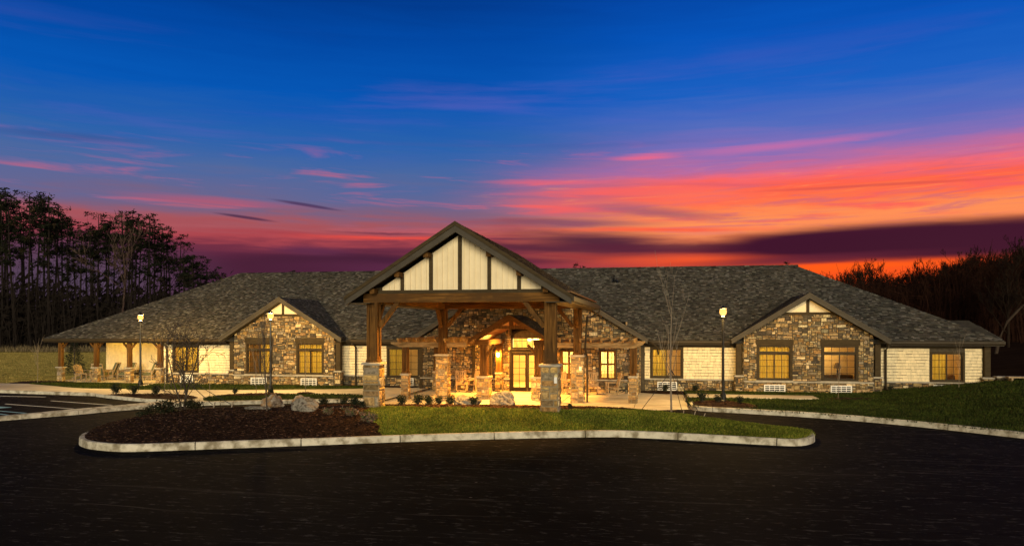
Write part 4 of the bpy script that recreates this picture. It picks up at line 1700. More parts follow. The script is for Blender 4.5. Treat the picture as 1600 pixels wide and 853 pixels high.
for k in range(3):
    b = MB()
    b.box(9.0 + k * .53, 9.49 + k * .53, 45.585, 45.602, .2, .88)
    b.build('drawer', M['furn'], t)
t = thing('framed_picture', 'gold framed picture hanging on the back wall of the far right room', 'picture', (15.0, 46.75, 1.7))
b = MB()
for q in ((14.75, 15.35, 1.35, 1.41), (14.75, 15.35, 2.19, 2.25), (14.75, 14.81, 1.41, 2.19), (15.29, 15.35, 1.41, 2.19)):
    b.box(q[0], q[1], 46.72, 46.77, q[2], q[3])
b.build('frame', M['furn'], t)
b = MB()
b.box(14.81, 15.29, 46.74, 46.765, 1.41, 2.19)
b.build('canvas', M['picture'], t)
t = thing('sofa', 'dark brown sofa below the picture in the far right room', 'sofa', (15.0, 45.8, .03))
b = MB()
b.cham(14.1, 16.0, 45.4, 46.3, .15, .5, .05)
b.build('seat', M['sofa'], t)
b = MB()
b.cham(14.1, 16.0, 46.1, 46.35, .5, 1.0, .06)
b.build('backrest', M['sofa'], t)
for x in (13.95, 15.85):
    b = MB()
    b.cham(x, x + .22, 45.38, 46.36, .1, .72, .05)
    b.build('armrest', M['sofa'], t)

# ================================================================== ENTRANCE CANOPY (porte-cochere)
CX = -7.16
FX0, FX1, FY, RYc = -10.5, -3.82, 27.3, 36.6
cano = thing('entrance_canopy', 'tall timber drive-through canopy on stone piers with a cream board gable over the entrance drive', 'canopy', (CX, 32, 0))


def pier(x, y, w, z0, z1, seed, mu, mv, gap, big, capw=.075, parent=cano):
    b = MB()
    b.box(x - w / 2, x + w / 2, y - w / 2, y + w / 2, z0 - .3, z1)
    o = b.build('stone_pier', M['mortar_light'], parent)
    s_ = MB()
    pier_stones(s_, x, y, w, z0 - .25, z1, seed, WARM, mu, mv, gap, big)
    s_.build('pier_stones', M['stone'], o)
    c_ = MB()
    h = w / 2 + capw
    c_.cham(x - h, x + h, y - h, y + h, z1, z1 + .09, .03)
    c_.build('pier_cap', M['cap'], o)
    return o


def post(x, y, w, z0, z1, parent=cano):
    b = MB()
    h = w / 2
    b.box(x - h + .05, x + h - .05, y - h + .05, y + h - .05, z0, z1)
    # corner stiles and rails make the recessed panels
    c = .11
    for sx in (-1, 1):
        for sy in (-1, 1):
            xa, xb = sorted((x + sx * h, x + sx * (h - c)))
            ya, yb = sorted((y + sy * h, y + sy * (h - c)))
            b.box(xa, xb, ya, yb, z0, z1)
    for za, zb in ((z0, z0 + .22), (z1 - .16, z1)):
        b.box(x - h + c, x + h - c, y - h + .012, y + h - .012, za, zb)
        b.box(x - h + .013, x - h + c - .001, y - h + c, y + h - c, za, zb)
        b.box(x + h - c + .001, x + h - .013, y - h + c, y + h - c, za, zb)
    b.cham(x - h - .03, x + h + .03, y - h - .03, y + h + .03, z0 + .002, z0 + .10, .02)
    return b.build('post', M['wood_z'], parent)


PZ = 2.20
for k, (x, y, w, z0, pw_) in enumerate(((FX0, FY, .60, .45, .42), (FX1, FY, .62, .45, .42), (FX0 + .02, RYc, .58, 0, .38), (FX1 + .0, RYc, .58, 0, .38))):
    o = pier(x, y, w, z0, PZ, 900 + 11 * k, .15 if k < 2 else .12, .115 if k < 2 else .095, .016, 2 if k < 2 else 1)
    post(x, y, pw_, PZ + .09, 4.52)
    if k == 3:
        b = MB()
        b.cham(x + .10, x + .22, y - .375, y - .34, 1.55, 1.75, .01)
        b.build('outlet_cover', M['white'], o)
    if k == 1:
        b = MB()
        b.cham(x + .17, x + .28, y - .40, y - .36, 1.62, 1.84, .01)
        b.build('outlet_cover', M['white'], o)
# beams
b = MB()
b.box(FX0 - .34, FX1 + .34, FY - .2, FY + .2, 4.52, 4.84)
b.build('front_beam', M['wood_x'], cano)
b = MB()
b.box(FX0 - .30, FX1 + .30, RYc - .18, RYc + .18, 4.50, 4.84)
b.build('rear_beam', M['wood_x'], cano)
for x in (FX0, FX1):
    b = MB()
    b.box(x - .17, x + .17, FY + .2, RYc - .18, 4.50, 4.86)
    b.build('side_beam', M['wood_y'], cano)
for x, y, sx in ((FX0, FY, 1), (FX1, FY, -1), (FX0, RYc, 1), (FX1, RYc, -1)):
    b = MB()
    b.beam((x + sx * .24, y, 3.62), (x + sx * .95, y, 4.53), .16, .16, up=(0, 1, 0))
    b.build('knee_brace', M['wood_z'], cano)
    b = MB()
    sy = 1 if y == FY else -1
    b.beam((x, y + sy * .22, 3.62), (x, y + sy * .95, 4.51), .16, .16, up=(1, 0, 0))
    b.build('knee_brace', M['wood_z'], cano)
# ceiling and recessed lights
b = MB()
b.box(FX0 - .7, FX1 + .7, FY + .21, 39.2, 4.862, 4.90)
b.build('ceiling', M['ceil'], cano)
# gable wall: cream boards and battens with dark trim
GA, GS = 7.30, .64
gy = FY - .02
zt = lambda x: GA - .30 - GS * abs(x)
b = MB()
gb = 4.92
hw_ = (GA - .30 - gb) / GS
b.prism([(CX - hw_, gy, gb), (CX + hw_, gy, gb), (CX, gy, GA - .30)], (0, .1, 0))
x = -hw_ + .1
while x < hw_ - .1:
    z1 = zt(x) - .02
    if z1 > gb + .12:
        b.box(CX + x - .024, CX + x + .024, gy - .045, gy - .001, gb + .02, z1)
    x += .205
b.build('gable_siding', M['cream'], cano)
b = MB()
for x in (-2.2, -1.1, 0, 1.1, 2.2):
    b.box(CX + x - .07, CX + x + .07, gy - .07, gy - .023, gb + .05, zt(x) - .0)
b.box(CX - 3.25, CX + 3.25, gy - .09, gy - .002, gb - .075, gb + .05)
for sx in (-1, 1):
    b.box(*sorted((CX + sx * 3.0, CX + sx * 3.24)), gy - .05, gy + .08, gb + .055, 5.08)
b.build('gable_trim', M['trim'], cano)
# roof: two slabs with overhang, outlookers, bargeboards, gutters
RH, RY0, RY1 = 4.14, 26.62, 39.0
rz0 = GA + .05 - GS * RH
b = MB()
for sx in (-1, 1):
    q = [(CX + sx * RH, RY0, rz0), (CX + sx * RH, RY1, rz0), (CX, RY1, GA + .05), (CX, RY0, GA + .05)]
    b.prism([(p[0], p[1], p[2] - .02) for p in (q if sx > 0 else q[::-1])], (0, 0, -.12))
cr = b.build('roof', M['roofing'], cano)
b = MB()
LL = math.hypot(RH, RH * GS)
for sx in (-1, 1):
    shingle_face(b, (CX + sx * RH, RY0, rz0), (0, 1, 0), Vector((-sx, 0, GS)), [(0, 0), (RY1 - RY0, 0), (RY1 - RY0, LL), (0, LL)], 31 + sx)
b.build('roof_shingles', M['shingle'], cr)
b = MB()
for sx in (-1, 1):
    e, a = CX + sx * (RH + .02), CX
    b.prism([(e, RY0 - .05, rz0 - .02), (a, RY0 - .05, GA + .02), (a, RY0 - .05, GA - .30), (e, RY0 - .05, rz0 - .30)][::sx], (0, .08, 0))
b.build('bargeboard', M['barge'], cr)
b = MB()
for sx in (-1, 1):
    e, a = CX + sx * (RH + .06), CX
    b.prism([(e, RY0 - .10, rz0 + .03), (a, RY0 - .10, GA + .09), (a, RY0 - .10, GA - .06), (e, RY0 - .10, rz0 - .11)][::sx], (0, .045, 0))
    b.prism([(CX + sx * RH, RY0 + .04, rz0 - .16), (CX, RY0 + .04, GA - .12), (CX, gy + .01, GA - .12), (CX + sx * RH, gy + .01, rz0 - .16)][::-sx], (0, 0, -.03))
b.build('rake_trim', M['trim'], cr)
for sx in (-1, 1):
    for xo in (1.1, 2.2, 3.15):
        b = MB()
        x = CX + sx * (xo + .07)
        z = zt(xo + .07) - .03
        b.box(x - .09, x + .09, RY0 + .16, gy - .001, z - .08, z + .10)
        b.build('outlooker', M['wood_y'], cr)
for sx in (-1, 1):
    b = MB()
    x = CX + sx * RH
    b.box(*sorted((x - sx * .02, x + sx * .11)), RY0 + .04, RY1, rz0 - .19, rz0 - .03)
    b.box(*sorted((x - sx * .9, x - sx * .025)), RY0 + .04, RY1, rz0 - .23, rz0 - .20)
    b.build('gutter', M['gutter'], cr)
b = MB()
x = CX + RH + .05
b.tube([(x, RY1 - .1, rz0 - .16), (x, RY1 - .12, rz0 - .34), (x - .3, RY1 - .5, rz0 - .55), (FX1 + .44, RYc + .1, rz0 - .62), (FX1 + .44, RYc - .1, rz0 - .9), (FX1 + .36, RYc - .1, 2.6), (FX1 + .46, RYc - .1, 2.2), (FX1 + .46, RYc - .1, .05)], .05, 6)
b.build('downspout', M['gutter'], cr)
for x, y in ((-8.75, 28.0), (-5.55, 28.0), (-8.9, 33.4), (-5.4, 33.4)):
    b = MB()
    b.tube([(x, y, 4.845), (x, y, 4.861)], .085, 12)
    b.build('recessed_light', M['bulb'], cano)
for x, y, w_ in ((-8.75, 28.0, 95), (-5.55, 28.0, 95), (-8.9, 33.4, 105), (-5.4, 33.4, 105)):
    l = D.lights.new('canopy_light', 'SPOT')
    l.energy, l.color, l.shadow_soft_size, l.spot_size, l.spot_blend = w_ * 13, (1, .47, .075), .12, R(128), .7
    o = D.objects.new('canopy_light', l)
    COL.objects.link(o)
    o.location = (x, y, 4.82)

# ================================================================== ENTRY PORTICO
por = thing('entry_portico', 'small gabled timber porch on stone piers in front of the glazed entrance doors', 'porch', (XC, 37.4, 0))
for k, (x, y) in enumerate(((XC - 1.38, 37.6), (XC + 1.38, 37.6))):
    pier(x, y, .60, 0, 1.08, 970 + k * 9, .12, .095, .013, 1, .06, por)
    post(x, y, .36, 1.17, 2.72, por)
for sx in (-1, 1):
    b = MB()
    b.box(*sorted((XC + sx * 1.15, XC + sx * 1.85)), 37.44, 37.76, 2.72, 2.98)
    b.build('bracket_beam', M['wood_x'], por)
for sx in (-1, 1):
    b = MB()
    b.box(XC + sx * 1.38 - .13, XC + sx * 1.38 + .13, 37.76, 42.2, 2.72, 2.97)
    b.build('side_beam', M['wood_y'], por)
    b = MB()
    b.beam((XC + sx * 1.22, 37.6, 2.25), (XC + sx * .85, 37.6, 2.73), .11, .12, up=(0, 1, 0))
    b.build('brace', M['wood_z'], por)
pa, pS, ph_ = 4.22, .60, 2.02
b = MB()
for sx in (-1, 1):
    q = [(XC + sx * ph_, 37.0, pa - pS * ph_), (XC + sx * ph_, 42.2, pa - pS * ph_), (XC, 42.2, pa), (XC, 37.0, pa)]
    b.prism([(p[0], p[1], p[2] - .02) for p in (q if sx > 0 else q[::-1])], (0, 0, -.06))
pr_ = b.build('roof', M['roofing'], por)
b = MB()
for sx in (-1, 1):
    shingle_face(b, (XC + sx * ph_, 37.0, pa - pS * ph_), (0, 1, 0), Vector((-sx, 0, pS)), [(0, 0), (5.2, 0), (5.2, math.hypot(ph_, ph_ * pS)), (0, math.hypot(ph_, ph_ * pS))], 41 + sx)
b.build('roof_shingles', M['shingle'], pr_)
b = MB()
for sx in (-1, 1):
    q = [(XC + sx * ph_, 37.02, pa - pS * ph_ - .085), (XC + sx * ph_, 42.19, pa - pS * ph_ - .085), (XC, 42.19, pa - .085), (XC, 37.02, pa - .085)]
    b.prism(q if sx > 0 else q[::-1], (0, 0, -.025))
b.build('ceiling', M['ceil'], por)
b = MB()
for sx in (-1, 1):
    b.prism([(XC + sx * (ph_ + .03), 36.95, pa - pS * ph_ - .0), (XC, 36.95, pa + .03), (XC, 36.95, pa - .19), (XC + sx * (ph_ + .03), 36.95, pa - pS * ph_ - .19)][::sx], (0, .045, 0))
b.build('bargeboard', M['wood_x'], por)
b = MB()
b.box(XC - .95, XC + .95, 37.50, 37.70, 3.52, 3.68)
b.box(XC - .09, XC + .09, 37.51, 37.69, 3.68, pa - .12)
for sx in (-1, 1):
    b.beam((XC + sx * 1.80, 37.6, 3.03), (XC, 37.6, 4.07), .2, .16, up=(0, 1, 0))
b.build('truss', M['wood_z'], por)
b = MB()
b.tube([(XC, 39.4, 3.86), (XC, 39.4, 3.90)], .08, 10)
b.build('downlight', M['bulb'], por)
l = D.lights.new('porch_light', 'SPOT')
l.energy, l.color, l.shadow_soft_size, l.spot_size, l.spot_blend = 2800, (1, .40, .05), .1, R(140), .5
o = D.objects.new('porch_light', l)
COL.objects.link(o)
o.location = (XC, 39.4, 3.78)

# sconce on its own timber half post beside the doors
hp = thing('sconce_pilaster', 'short stone and timber pilaster that carries the lit sconce left of the doors', 'pilaster', (-8.78, 41.9, 0))
b = MB()
b.box(-8.98, -8.58, 41.78, YE - .09, .02, 1.02)
p0 = b.build('stone_base', M['mortar'], hp)
b = MB()
stone_panel(b, (-8.98, 41.78, .02), (1, 0, 0), (0, 0, 1), (0, -1, 0), .40, 1.0, 771)
stone_panel(b, (-8.58, 41.78, .02), (0, 1, 0), (0, 0, 1), (1, 0, 0), .42, 1.0, 772)
b.build('base_stones', M['stone'], p0)
b = MB()
b.cham(-8.98, -8.58, 41.72, YE - .09, 1.022, 1.09, .02)
b.build('base_cap', M['cap'], p0)
b = MB()
b.box(-8.94, -8.62, 41.86, YE - .09, 1.09, 2.74)
b.build('half_post', M['wood_z'], hp)
s_ = thing('wall_sconce', 'glowing lantern sconce on the timber half post left of the doors', 'sconce', (-8.78, 41.8, 2.0))
b = MB()
b.cham(-8.85, -8.71, 41.82, 41.858, 1.95, 2.3, .01)
b.beam((-8.78, 41.84, 2.25), (-8.78, 41.66, 2.28), .03, .03)
b.build('bracket', M['iron'], s_)
b = MB()
b.loft([[(-8.78 + r_ * math.cos(q), 41.66 + r_ * math.sin(q), z) for q in [j * .628 for j in range(10)]] for r_, z in ((.04, 1.95), (.085, 2.0), (.095, 2.14), (.07, 2.2))])
b.build('lamp_shade', M['bulb'], s_, smooth=True)
b = MB()
b.loft([[(-8.78 + r_ * math.cos(q), 41.66 + r_ * math.sin(q), z) for q in [j * .628 for j in range(10)]] for r_, z in ((.11, 2.205), (.1, 2.24), (.03, 2.29))])
b.build('cap', M['iron'], s_)
point('sconce_light', (-8.78, 41.66, 2.10), 150, (1, .44, .06), 0.04)


# ================================================================== PERGOLAS
def pergola(label, xs, outer, sgn):
    """xs: outer and inner end; outer: x of the free post"""
    p = thing('pergola', label, 'pergola', (outer, 36.6, 0))
    a, b_ = min(xs), max(xs)
    pier(outer, 36.7, .36, 0, 1.22, 980 + int(outer * 3) % 17, .11, .09, .012, 1, .05, p)
    post(outer, 36.7, .29, 1.31, 2.62, p)
    pier(outer - sgn * .1, 41.9, .36, 0, 1.05, 990 + int(outer * 3) % 17, .11, .09, .012, 1, .05, p)
    post(outer - sgn * .1, 41.9, .29, 1.14, 2.62, p)
    for y in (36.7, 41.7):
        m = MB()
        m.box(a, b_, y - .15, y - .07, 2.62, 2.86)
        m.box(a, b_, y + .07, y + .15, 2.62, 2.86)
        # shaped end
        e = a if sgn < 0 else b_
        for yy in (y - .15, y + .07):
            m.prism([(e, yy, 2.62), (e, yy, 2.86), (e + sgn * .42, yy, 2.86), (e + sgn * .42, yy, 2.78)][::-sgn], (0, .08, 0))
        m.build('beam', M['pale_wood'], p)
    n = int((b_ - a) / .46)
    for k in range(n + 1):
        x = a + .02 + (b_ - a - .1) * k / n
        m = MB()
        m.prism([(x, 36.15, 2.99), (x, 36.15, 3.07), (x, 42.2, 3.07), (x, 42.2, 2.863), (x, 36.35, 2.863)], (.09, 0, 0))
        m.build('rafter', M['pale_wood'], p)
    return p


pergola('timber pergola with one free stone pier between canopy and left wing window', (-12.75, -9.3), -12.45, -1)
pergola('timber pergola over rocking chairs with its stone pier near the staked sapling', (-5.2, -1.15), -1.22, 1)


# ================================================================== STREET LAMPS
def make_lamp(label):
    t = thing('street_lamp', label, 'street lamp', (0, 0, 0), 'post lamps along the walks', False)
    b = MB()
    b.loft([[(r_ * math.cos(q), r_ * math.sin(q), z) for q in [j * .524 for j in range(12)]] for r_, z in ((.17, 0), (.17, .06), (.13, .09), (.13, .30), (.10, .36), (.075, .42))])
    b.build('base', M['black'], t)
    b = MB()
    b.tube([(0, 0, .42), (0, 0, 2.0), (0, 0, 3.86)], [.068, .058, .048], 10)
    b.loft([[(r_ * math.cos(q), r_ * math.sin(q), z) for q in [j * .524 for j in range(12)]] for r_, z in ((.05, 3.80), (.085, 3.84), (.085, 3.87), (.05, 3.90))])
    b.build('pole', M['black'], t)
    b = MB()
    b.loft([[(r_ * math.cos(q), r_ * math.sin(q), z) for q in [j * .449 for j in range(14)]] for r_, z in ((.05, 3.90), (.13, 3.96), (.165, 4.06), (.15, 4.17), (.11, 4.22))])
    b.build('globe', M['lamp_glass'], t, smooth=True)
    b = MB()
    b.loft([[(r_ * math.cos(q), r_ * math.sin(q), z) for q in [j * .449 for j in range(14)]] for r_, z in ((.16, 4.221), (.13, 4.27), (.05, 4.33), (.015, 4.40))])
    b.build('cap', M['black'], t)
    return t


lamp0 = make_lamp('lit black post lamp on the left walk in front of the covered porch')
lamp0.location = (-30.0, 40.3, .11)
dup(lamp0, (-20.3, 37.7, .13), label='lit black post lamp in front of the left stone gable')
dup(lamp0, (2.86, 38.2 - 2.0, .22), label='lit black post lamp in the mulch bed left of the right stone gable')
for x, y in ((-30.0, 40.3), (-20.3, 37.7), (2.86, 36.2)):
    point('lamp_light', (x, y, 4.22), 900, (1, .60, .17), .3)

# storm drain
t = thing('storm_drain', 'rusty slotted drain grate set in the drive beside the island', 'drain grate', (3.4, 29.3, 0))
b = MB()
for q in ((3.0, 3.8, 28.9, 28.97), (3.0, 3.8, 29.73, 29.8), (3.0, 3.06, 28.97, 29.73), (3.74, 3.8, 28.97, 29.73)):
    b.box(q[0], q[1], q[2], q[3], .004, .03)
b.build('frame', M['iron'], t)
b = MB()
for k in range(8):
    b.beam((3.06 + k * .085 + .01, 28.97, .012), (3.06 + k * .085 + .06, 29.73, .012), .035, .02)
b.build('grate', M['iron'], t)

# low stone seat wall beyond the right-hand corner
sw = thing('stone_wall', 'low stone seat wall with flat capstones beyond the right end of the building', 'wall', (18, 43.4, .5))
b = MB()
b.box(16.95, 21.5, 43.2, 43.55, .3, 1.02)
o = b.build('core', M['mortar'], sw)
b = MB()
stone_panel(b, (16.95, 43.19, .4), (1, 0, 0), (0, 0, 1), (0, -1, 0), 4.55, .62, 1201)
b.build('wall_stones', M['stone'], sw)
b = MB()
for x0, x1 in ((16.9, 18.0), (18.01, 19.4), (19.41, 20.5), (20.51, 21.6)):
    b.cham(x0, x1, 43.1, 43.65, 1.02, 1.10, .015)
b.build('stone_cap', M['cap'], sw)
t = thing('bench', 'plain wooden bench standing before the low stone wall at the far right', 'bench', (17.9, 42.7, .7), None, True)
b = MB()
b.cham(17.2, 18.9, 42.5, 42.9, 1.06, 1.13, .012)
b.build('seat', M['chairwood'], t)
for x in (17.35, 18.65):
    b = MB()
    b.box(x, x + .09, 42.53, 42.87, .72, 1.06)
    b.build('leg', M['chairwood'], t)


# ================================================================== CHAIRS
def make_rocker(label):
    t = thing('rocking_chair', label, 'rocking chair', (0, 0, 0), 'rocking chairs on the terrace', False)
    b = MB()
    for k in range(6):
        y = -.26 + k * .095
        b.box(-.27, .27, y, y + .08, .43 - k * .012, .455 - k * .012)
    b.build('seat', M['chairwood'], t)
    b = MB()
    for k in range(5):
        x = -.22 + k * .11
        b.beam((x, .235, .42), (x, .44, 1.12), .075, .02, up=(0, 1, 0))
    b.beam((-.29, .445, 1.13), (.29, .445, 1.13), .05, .1)
    b.beam((-.29, .27, .52), (.29, .27, .52), .04, .06)
    b.build('backrest', M['chairwood'], t)
    for sx in (-1, 1):
        for (p0, p1) in (((sx * .28, -.25, .07), (sx * .28, -.25, .66)), ((sx * .28, .22, .07), (sx * .29, .46, 1.16))):
            b = MB()
            b.beam(p0, p1, .045, .045)
            b.build('leg', M['chairwood'], t)
        b = MB()
        b.box(sx * .29 - .055, sx * .29 + .055, -.33, .34, .66, .685)
        b.build('armrest', M['chairwood'], t)
        b = MB()
        pts = [(sx * .28, y, .045 + .42 * (y - .0) ** 2) for y in [-.5 + .125 * k for k in range(10)]]
        for p0, p1 in zip(pts[:-1], pts[1:]):
            b.beam(p0, p1, .035, .045)
        b.build('rocker', M['chairwood'], t)
    return t


rk = make_rocker('slatted rocking chair left of the portico, half hidden by the left rear pier')
rk.location, rk.rotation_euler = (-10.75, 41.2, .02), (0, 0, R(20))
dup(rk, (-10.0, 41.2, .02), R(-25), label='slatted rocking chair just left of the short portico pier')
dup(rk, (-4.95, 40.9, .02), R(35), label='slatted rocking chair seen between the two right canopy piers')
dup(rk, (-3.50, 41.0, .02), R(10), label='slatted rocking chair facing forward right of the downspout')
dup(rk, (-2.45, 40.75, .02), R(-75), label='slatted rocking chair turned sideways below the lit window')


def make_armchair(label):
    t = thing('armchair', label, 'armchair', (0, 0, 0), 'cushioned armchairs on the porch', False)
    b = MB()
    b.cham(-.30, .30, -.34, .24, .32, .47, .04)
    b.build('seat_cushion', M['cushion'], t)
    b = MB()
    pl = [(.15, .46), (.27, .44), (.52, 1.08), (.41, 1.13)]
    b.prism([(-.29, y, z) for y, z in pl], (.58, 0, 0))
    b.build('back_cushion', M['cushion'], t)
    b = MB()
    b.box(-.36, .36, -.36, .28, .27, .318)
    b.beam((-.33, .26, .30), (-.33, .56, 1.08), .05, .05)
    b.beam((.33, .26, .30), (.33, .56, 1.08), .05, .05)
    b.beam((-.35, .565, 1.08), (.35, .565, 1.08), .05, .06)
    b.build('frame', M['chairwood'], t)
    for sx in (-1, 1):
        b = MB()
        b.box(sx * .36 - .05, sx * .36 + .05, -.40, .40, .60, .64)
        b.build('armrest', M['chairwood'], t)
        for y in (-.35, .27):
            b = MB()
            b.beam((sx * .35, y, 0), (sx * .35, y, .60), .055, .055)
            b.build('leg', M['chairwood'], t)
    return t


ac = make_armchair('olive cushioned armchair facing left between the first two lit porch bays')
ac.location, ac.rotation_euler = (-36.15, 45.5, .13), (0, 0, R(-70))
dup(ac, (-34.9, 45.4, .13), R(-12), label='olive cushioned armchair facing forward left of the middle porch pier')
dup(ac, (-33.2, 45.4, .13), R(-68), label='olive cushioned armchair turned left behind the post lamp')
dup(ac, (-36.15, 44.6, .13), R(195), label='armchair seen from behind beside the second porch pier')
t = thing('coffee_table', 'low pale wooden table at the open left end of the porch', 'table', (-36.9, 43.9, .13))
b = MB()
for k in range(5):
    b.box(-37.35, -36.4, 43.65 + k * .11, 43.745 + k * .11, .58, .61)
b.build('tabletop', M['chairwood'], t)
for x in (-37.3, -36.5):
    for y in (43.67, 44.12):
        b = MB()
        b.box(x, x + .055, y, y + .055, .13, .58)
        b.build('leg', M['chairwood'], t)
t = thing('adirondack_chair', 'pale slatted lounge chair leaning back at the porch end', 'chair', (0, 0, 0), None, False)
b = MB()
for k in range(5):
    b.beam((-.24 + k * .12, -.3, .38), (-.24 + k * .12, .3, .24), .1, .025)
b.build('seat', M['chairwood'], t)
b = MB()
for k in range(5):
    b.beam((-.24 + k * .12, .26, .24), (-.24 + k * .13, .62, 1.0 - abs(k - 2) * .05), .1, .022, up=(0, 1, 0))
b.build('backrest', M['chairwood'], t)
for sx in (-1, 1):
    b = MB()
    b.box(sx * .36 - .07, sx * .36 + .07, -.36, .42, .56, .585)
    b.build('armrest', M['chairwood'], t)
    b = MB()
    b.beam((sx * .33, -.3, 0), (sx * .33, -.3, .56), .04, .1)
    b.beam((sx * .33, .66, .02), (sx * .33, -.32, .36), .035, .11)
    b.build('leg', M['chairwood'], t)
t.location, t.rotation_euler = (-38.0, 45.2, .13), (0, 0, R(75))
t = thing('path_light', 'small white globe path light in the grass by the left wing', 'path light', (-27.9, 41.6, .15))
b = MB()
b.tube([(-27.9, 41.6, .13), (-27.9, 41.6, .38)], .02, 6)
b.build('stake', M['black'], t)
b = MB()
b.loft([[(-27.9 + r_ * math.cos(q), 41.6 + r_ * math.sin(q), z) for q in [j * .785 for j in range(8)]] for r_, z in ((.04, .36), (.08, .40), (.08, .46), (.04, .50))])
b.build('globe', M['white'], t)


# ================================================================== BOULDERS
def boulder(label, x, y, z, sx, sy, sz, seed, mat='boulder', rz=0.0):
    rg_ = random.Random(seed)
    import bmesh
    bm = bmesh.new()
    bmesh.ops.create_icosphere(bm, subdivisions=4, radius=1.0)
    pl = [(Vector((rg_.gauss(0, 1), rg_.gauss(0, 1), rg_.gauss(0, .8))).normalized(), rg_.uniform(.58, .9)) for _ in range(16)]
    ph = [rg_.uniform(0, 6) for _ in range(6)]
    for v in bm.verts:
        p = v.co.copy()
        k = 1.0
        for n, d in pl:
            dd = p.dot(n)
            if dd > d:
                k = min(k, d / dd)
        p *= k
        q = p * 5
        p *= 1 + .075 * math.sin(q.x * 1.3 + ph[0]) * math.sin(q.y * 1.7 + ph[1]) + .03 * math.sin(q.z * 3.1 + ph[2] + q.x * 2) + rg_.uniform(-.03, .03)
        v.co = Vector((p.x * sx, p.y * sy, p.z * sz))
    me = D.meshes.new('boulder')
    bm.to_mesh(me)
    bm.free()
    me.materials.append(M[mat])
    o = D.objects.new('boulder', me)
    COL.objects.link(o)
    o.location = (x, y, z)
    o.rotation_euler = (0, 0, rz)
    return tag(o, label, 'boulder')


boulder('large grey boulder with a pointed top, before the entrance doors', -5.95, 29.2, island_z(-5.95, 29.2) + .10, .62, .5, .52, 3)
boulder('long flat grey boulder left of the pointed one', -7.45, 29.2, island_z(-7.45, 29.2) + .06, .68, .5, .42, 8)
boulder('small round boulder at the foot of the left rear pier', -9.0, 29.9, island_z(-9.0, 29.9) + .06, .30, .28, .30, 12)
boulder('orange and white boulder in the mulch beside the thin twiggy tree', -14.2, 26.6, island_z(-14.2, 26.6) + .10, .55, .45, .42, 15, 'boulder_rust', .3)
boulder('broad brown and white boulder at the right of the mulch mound', -12.5, 25.7, island_z(-12.5, 25.7) + .06, .72, .5, .42, 19, 'boulder', -.2)
boulder('small pale boulder standing behind the two larger mulch boulders', -13.3, 26.9, island_z(-13.3, 26.9) + .08, .35, .3, .34, 23, 'boulder_rust')
boulder('flat pale slab of rock lying behind the multi stemmed tree', -17.35, 27.2, island_z(-17.35, 27.2) + .06, .75, .4, .17, 27, 'boulder_rust', .1)
boulder('thin pale slab in the mulch in front of the orange boulder', -14.3, 25.6, island_z(-14.3, 25.6) + .03, .50, .25, .10, 31, 'boulder', .15)


# ================================================================== PLANTS
GREEN = [((.013, .020, .008), 5), ((.022, .030, .012), 3), ((.009, .013, .006), 4), ((.05, .04, .02), 1.4)]
BROWNG = [((.028, .024, .010), 3), ((.014, .019, .007), 5), ((.05, .034, .016), 1.5)]
PINK = [((.20, .13, .10), 3), ((.13, .10, .07), 3), ((.06, .09, .03), 2)]


def make_shrub(seed, r, h, n, pal, lsize=.05, name='shrub'):
    rg_ = random.Random(seed)
    t = thing(name, '', 'shrub', (0, 0, 0), None, False)
    st, lf = MB(), MB()
    for k in range(9):
        a = rg_.uniform(0, 6.28)
        e = Vector((math.cos(a) * r * rg_.uniform(.3, .9), math.sin(a) * r * rg_.uniform(.3, .9), h * rg_.uniform(.6, 1.0)))
        m = Vector((e.x * .4, e.y * .4, e.z * .55))
        st.tube([(0, 0, -.05), m, e], [.014, .01, .004], 4, caps=False)
        for _ in range(n // 9):
            u = rg_.uniform(.25, 1.05)
            p = m.lerp(e, (u - .5) * 2) if u > .5 else Vector((0, 0, 0)).lerp(m, u * 2)
            p = p + Vector((rg_.gauss(0, r * .2), rg_.gauss(0, r * .2), rg_.gauss(0, h * .1)))
            p.z = max(.02, p.z)
            d = Vector((rg_.gauss(0, 1), rg_.gauss(0, 1), rg_.gauss(.5, .7))).normalized()
            s_ = Vector((rg_.gauss(0, 1), rg_.gauss(0, 1), rg_.gauss(0, 1))).cross(d).normalized()
            l, w = lsize * rg_.uniform(.7, 1.5), lsize * rg_.uniform(.3, .5)
            lf.face([p, p + d * l * .5 + s_ * w, p + d * l, p + d * l * .5 - s_ * w], pick(rg_, pal))
    st.build('stem', M['bark'], t)
    lf.build('foliage', M['leaf'], t)
    return t


protos = [make_shrub(1, .32, .42, 480, GREEN, .07), make_shrub(2, .28, .48, 400, GREEN, .07), make_shrub(3, .58, .46, 1000, BROWNG, .07), make_shrub(4, .42, .35, 420, PINK, .06)]
used = [False] * 4


def put_shrub(k, x, y, z, s, label, group=None, cat=None, rz=0.0):
    if not used[k]:
        used[k] = True
        o = protos[k]
        o.location, o.scale, o.rotation_euler = (x, y, z), (s,) * 3, (0, 0, rz)
        o['label'] = label
    else:
        o = dup(protos[k], (x, y, z), rz, s, label)
    if group:
        o['group'] = group
    return o


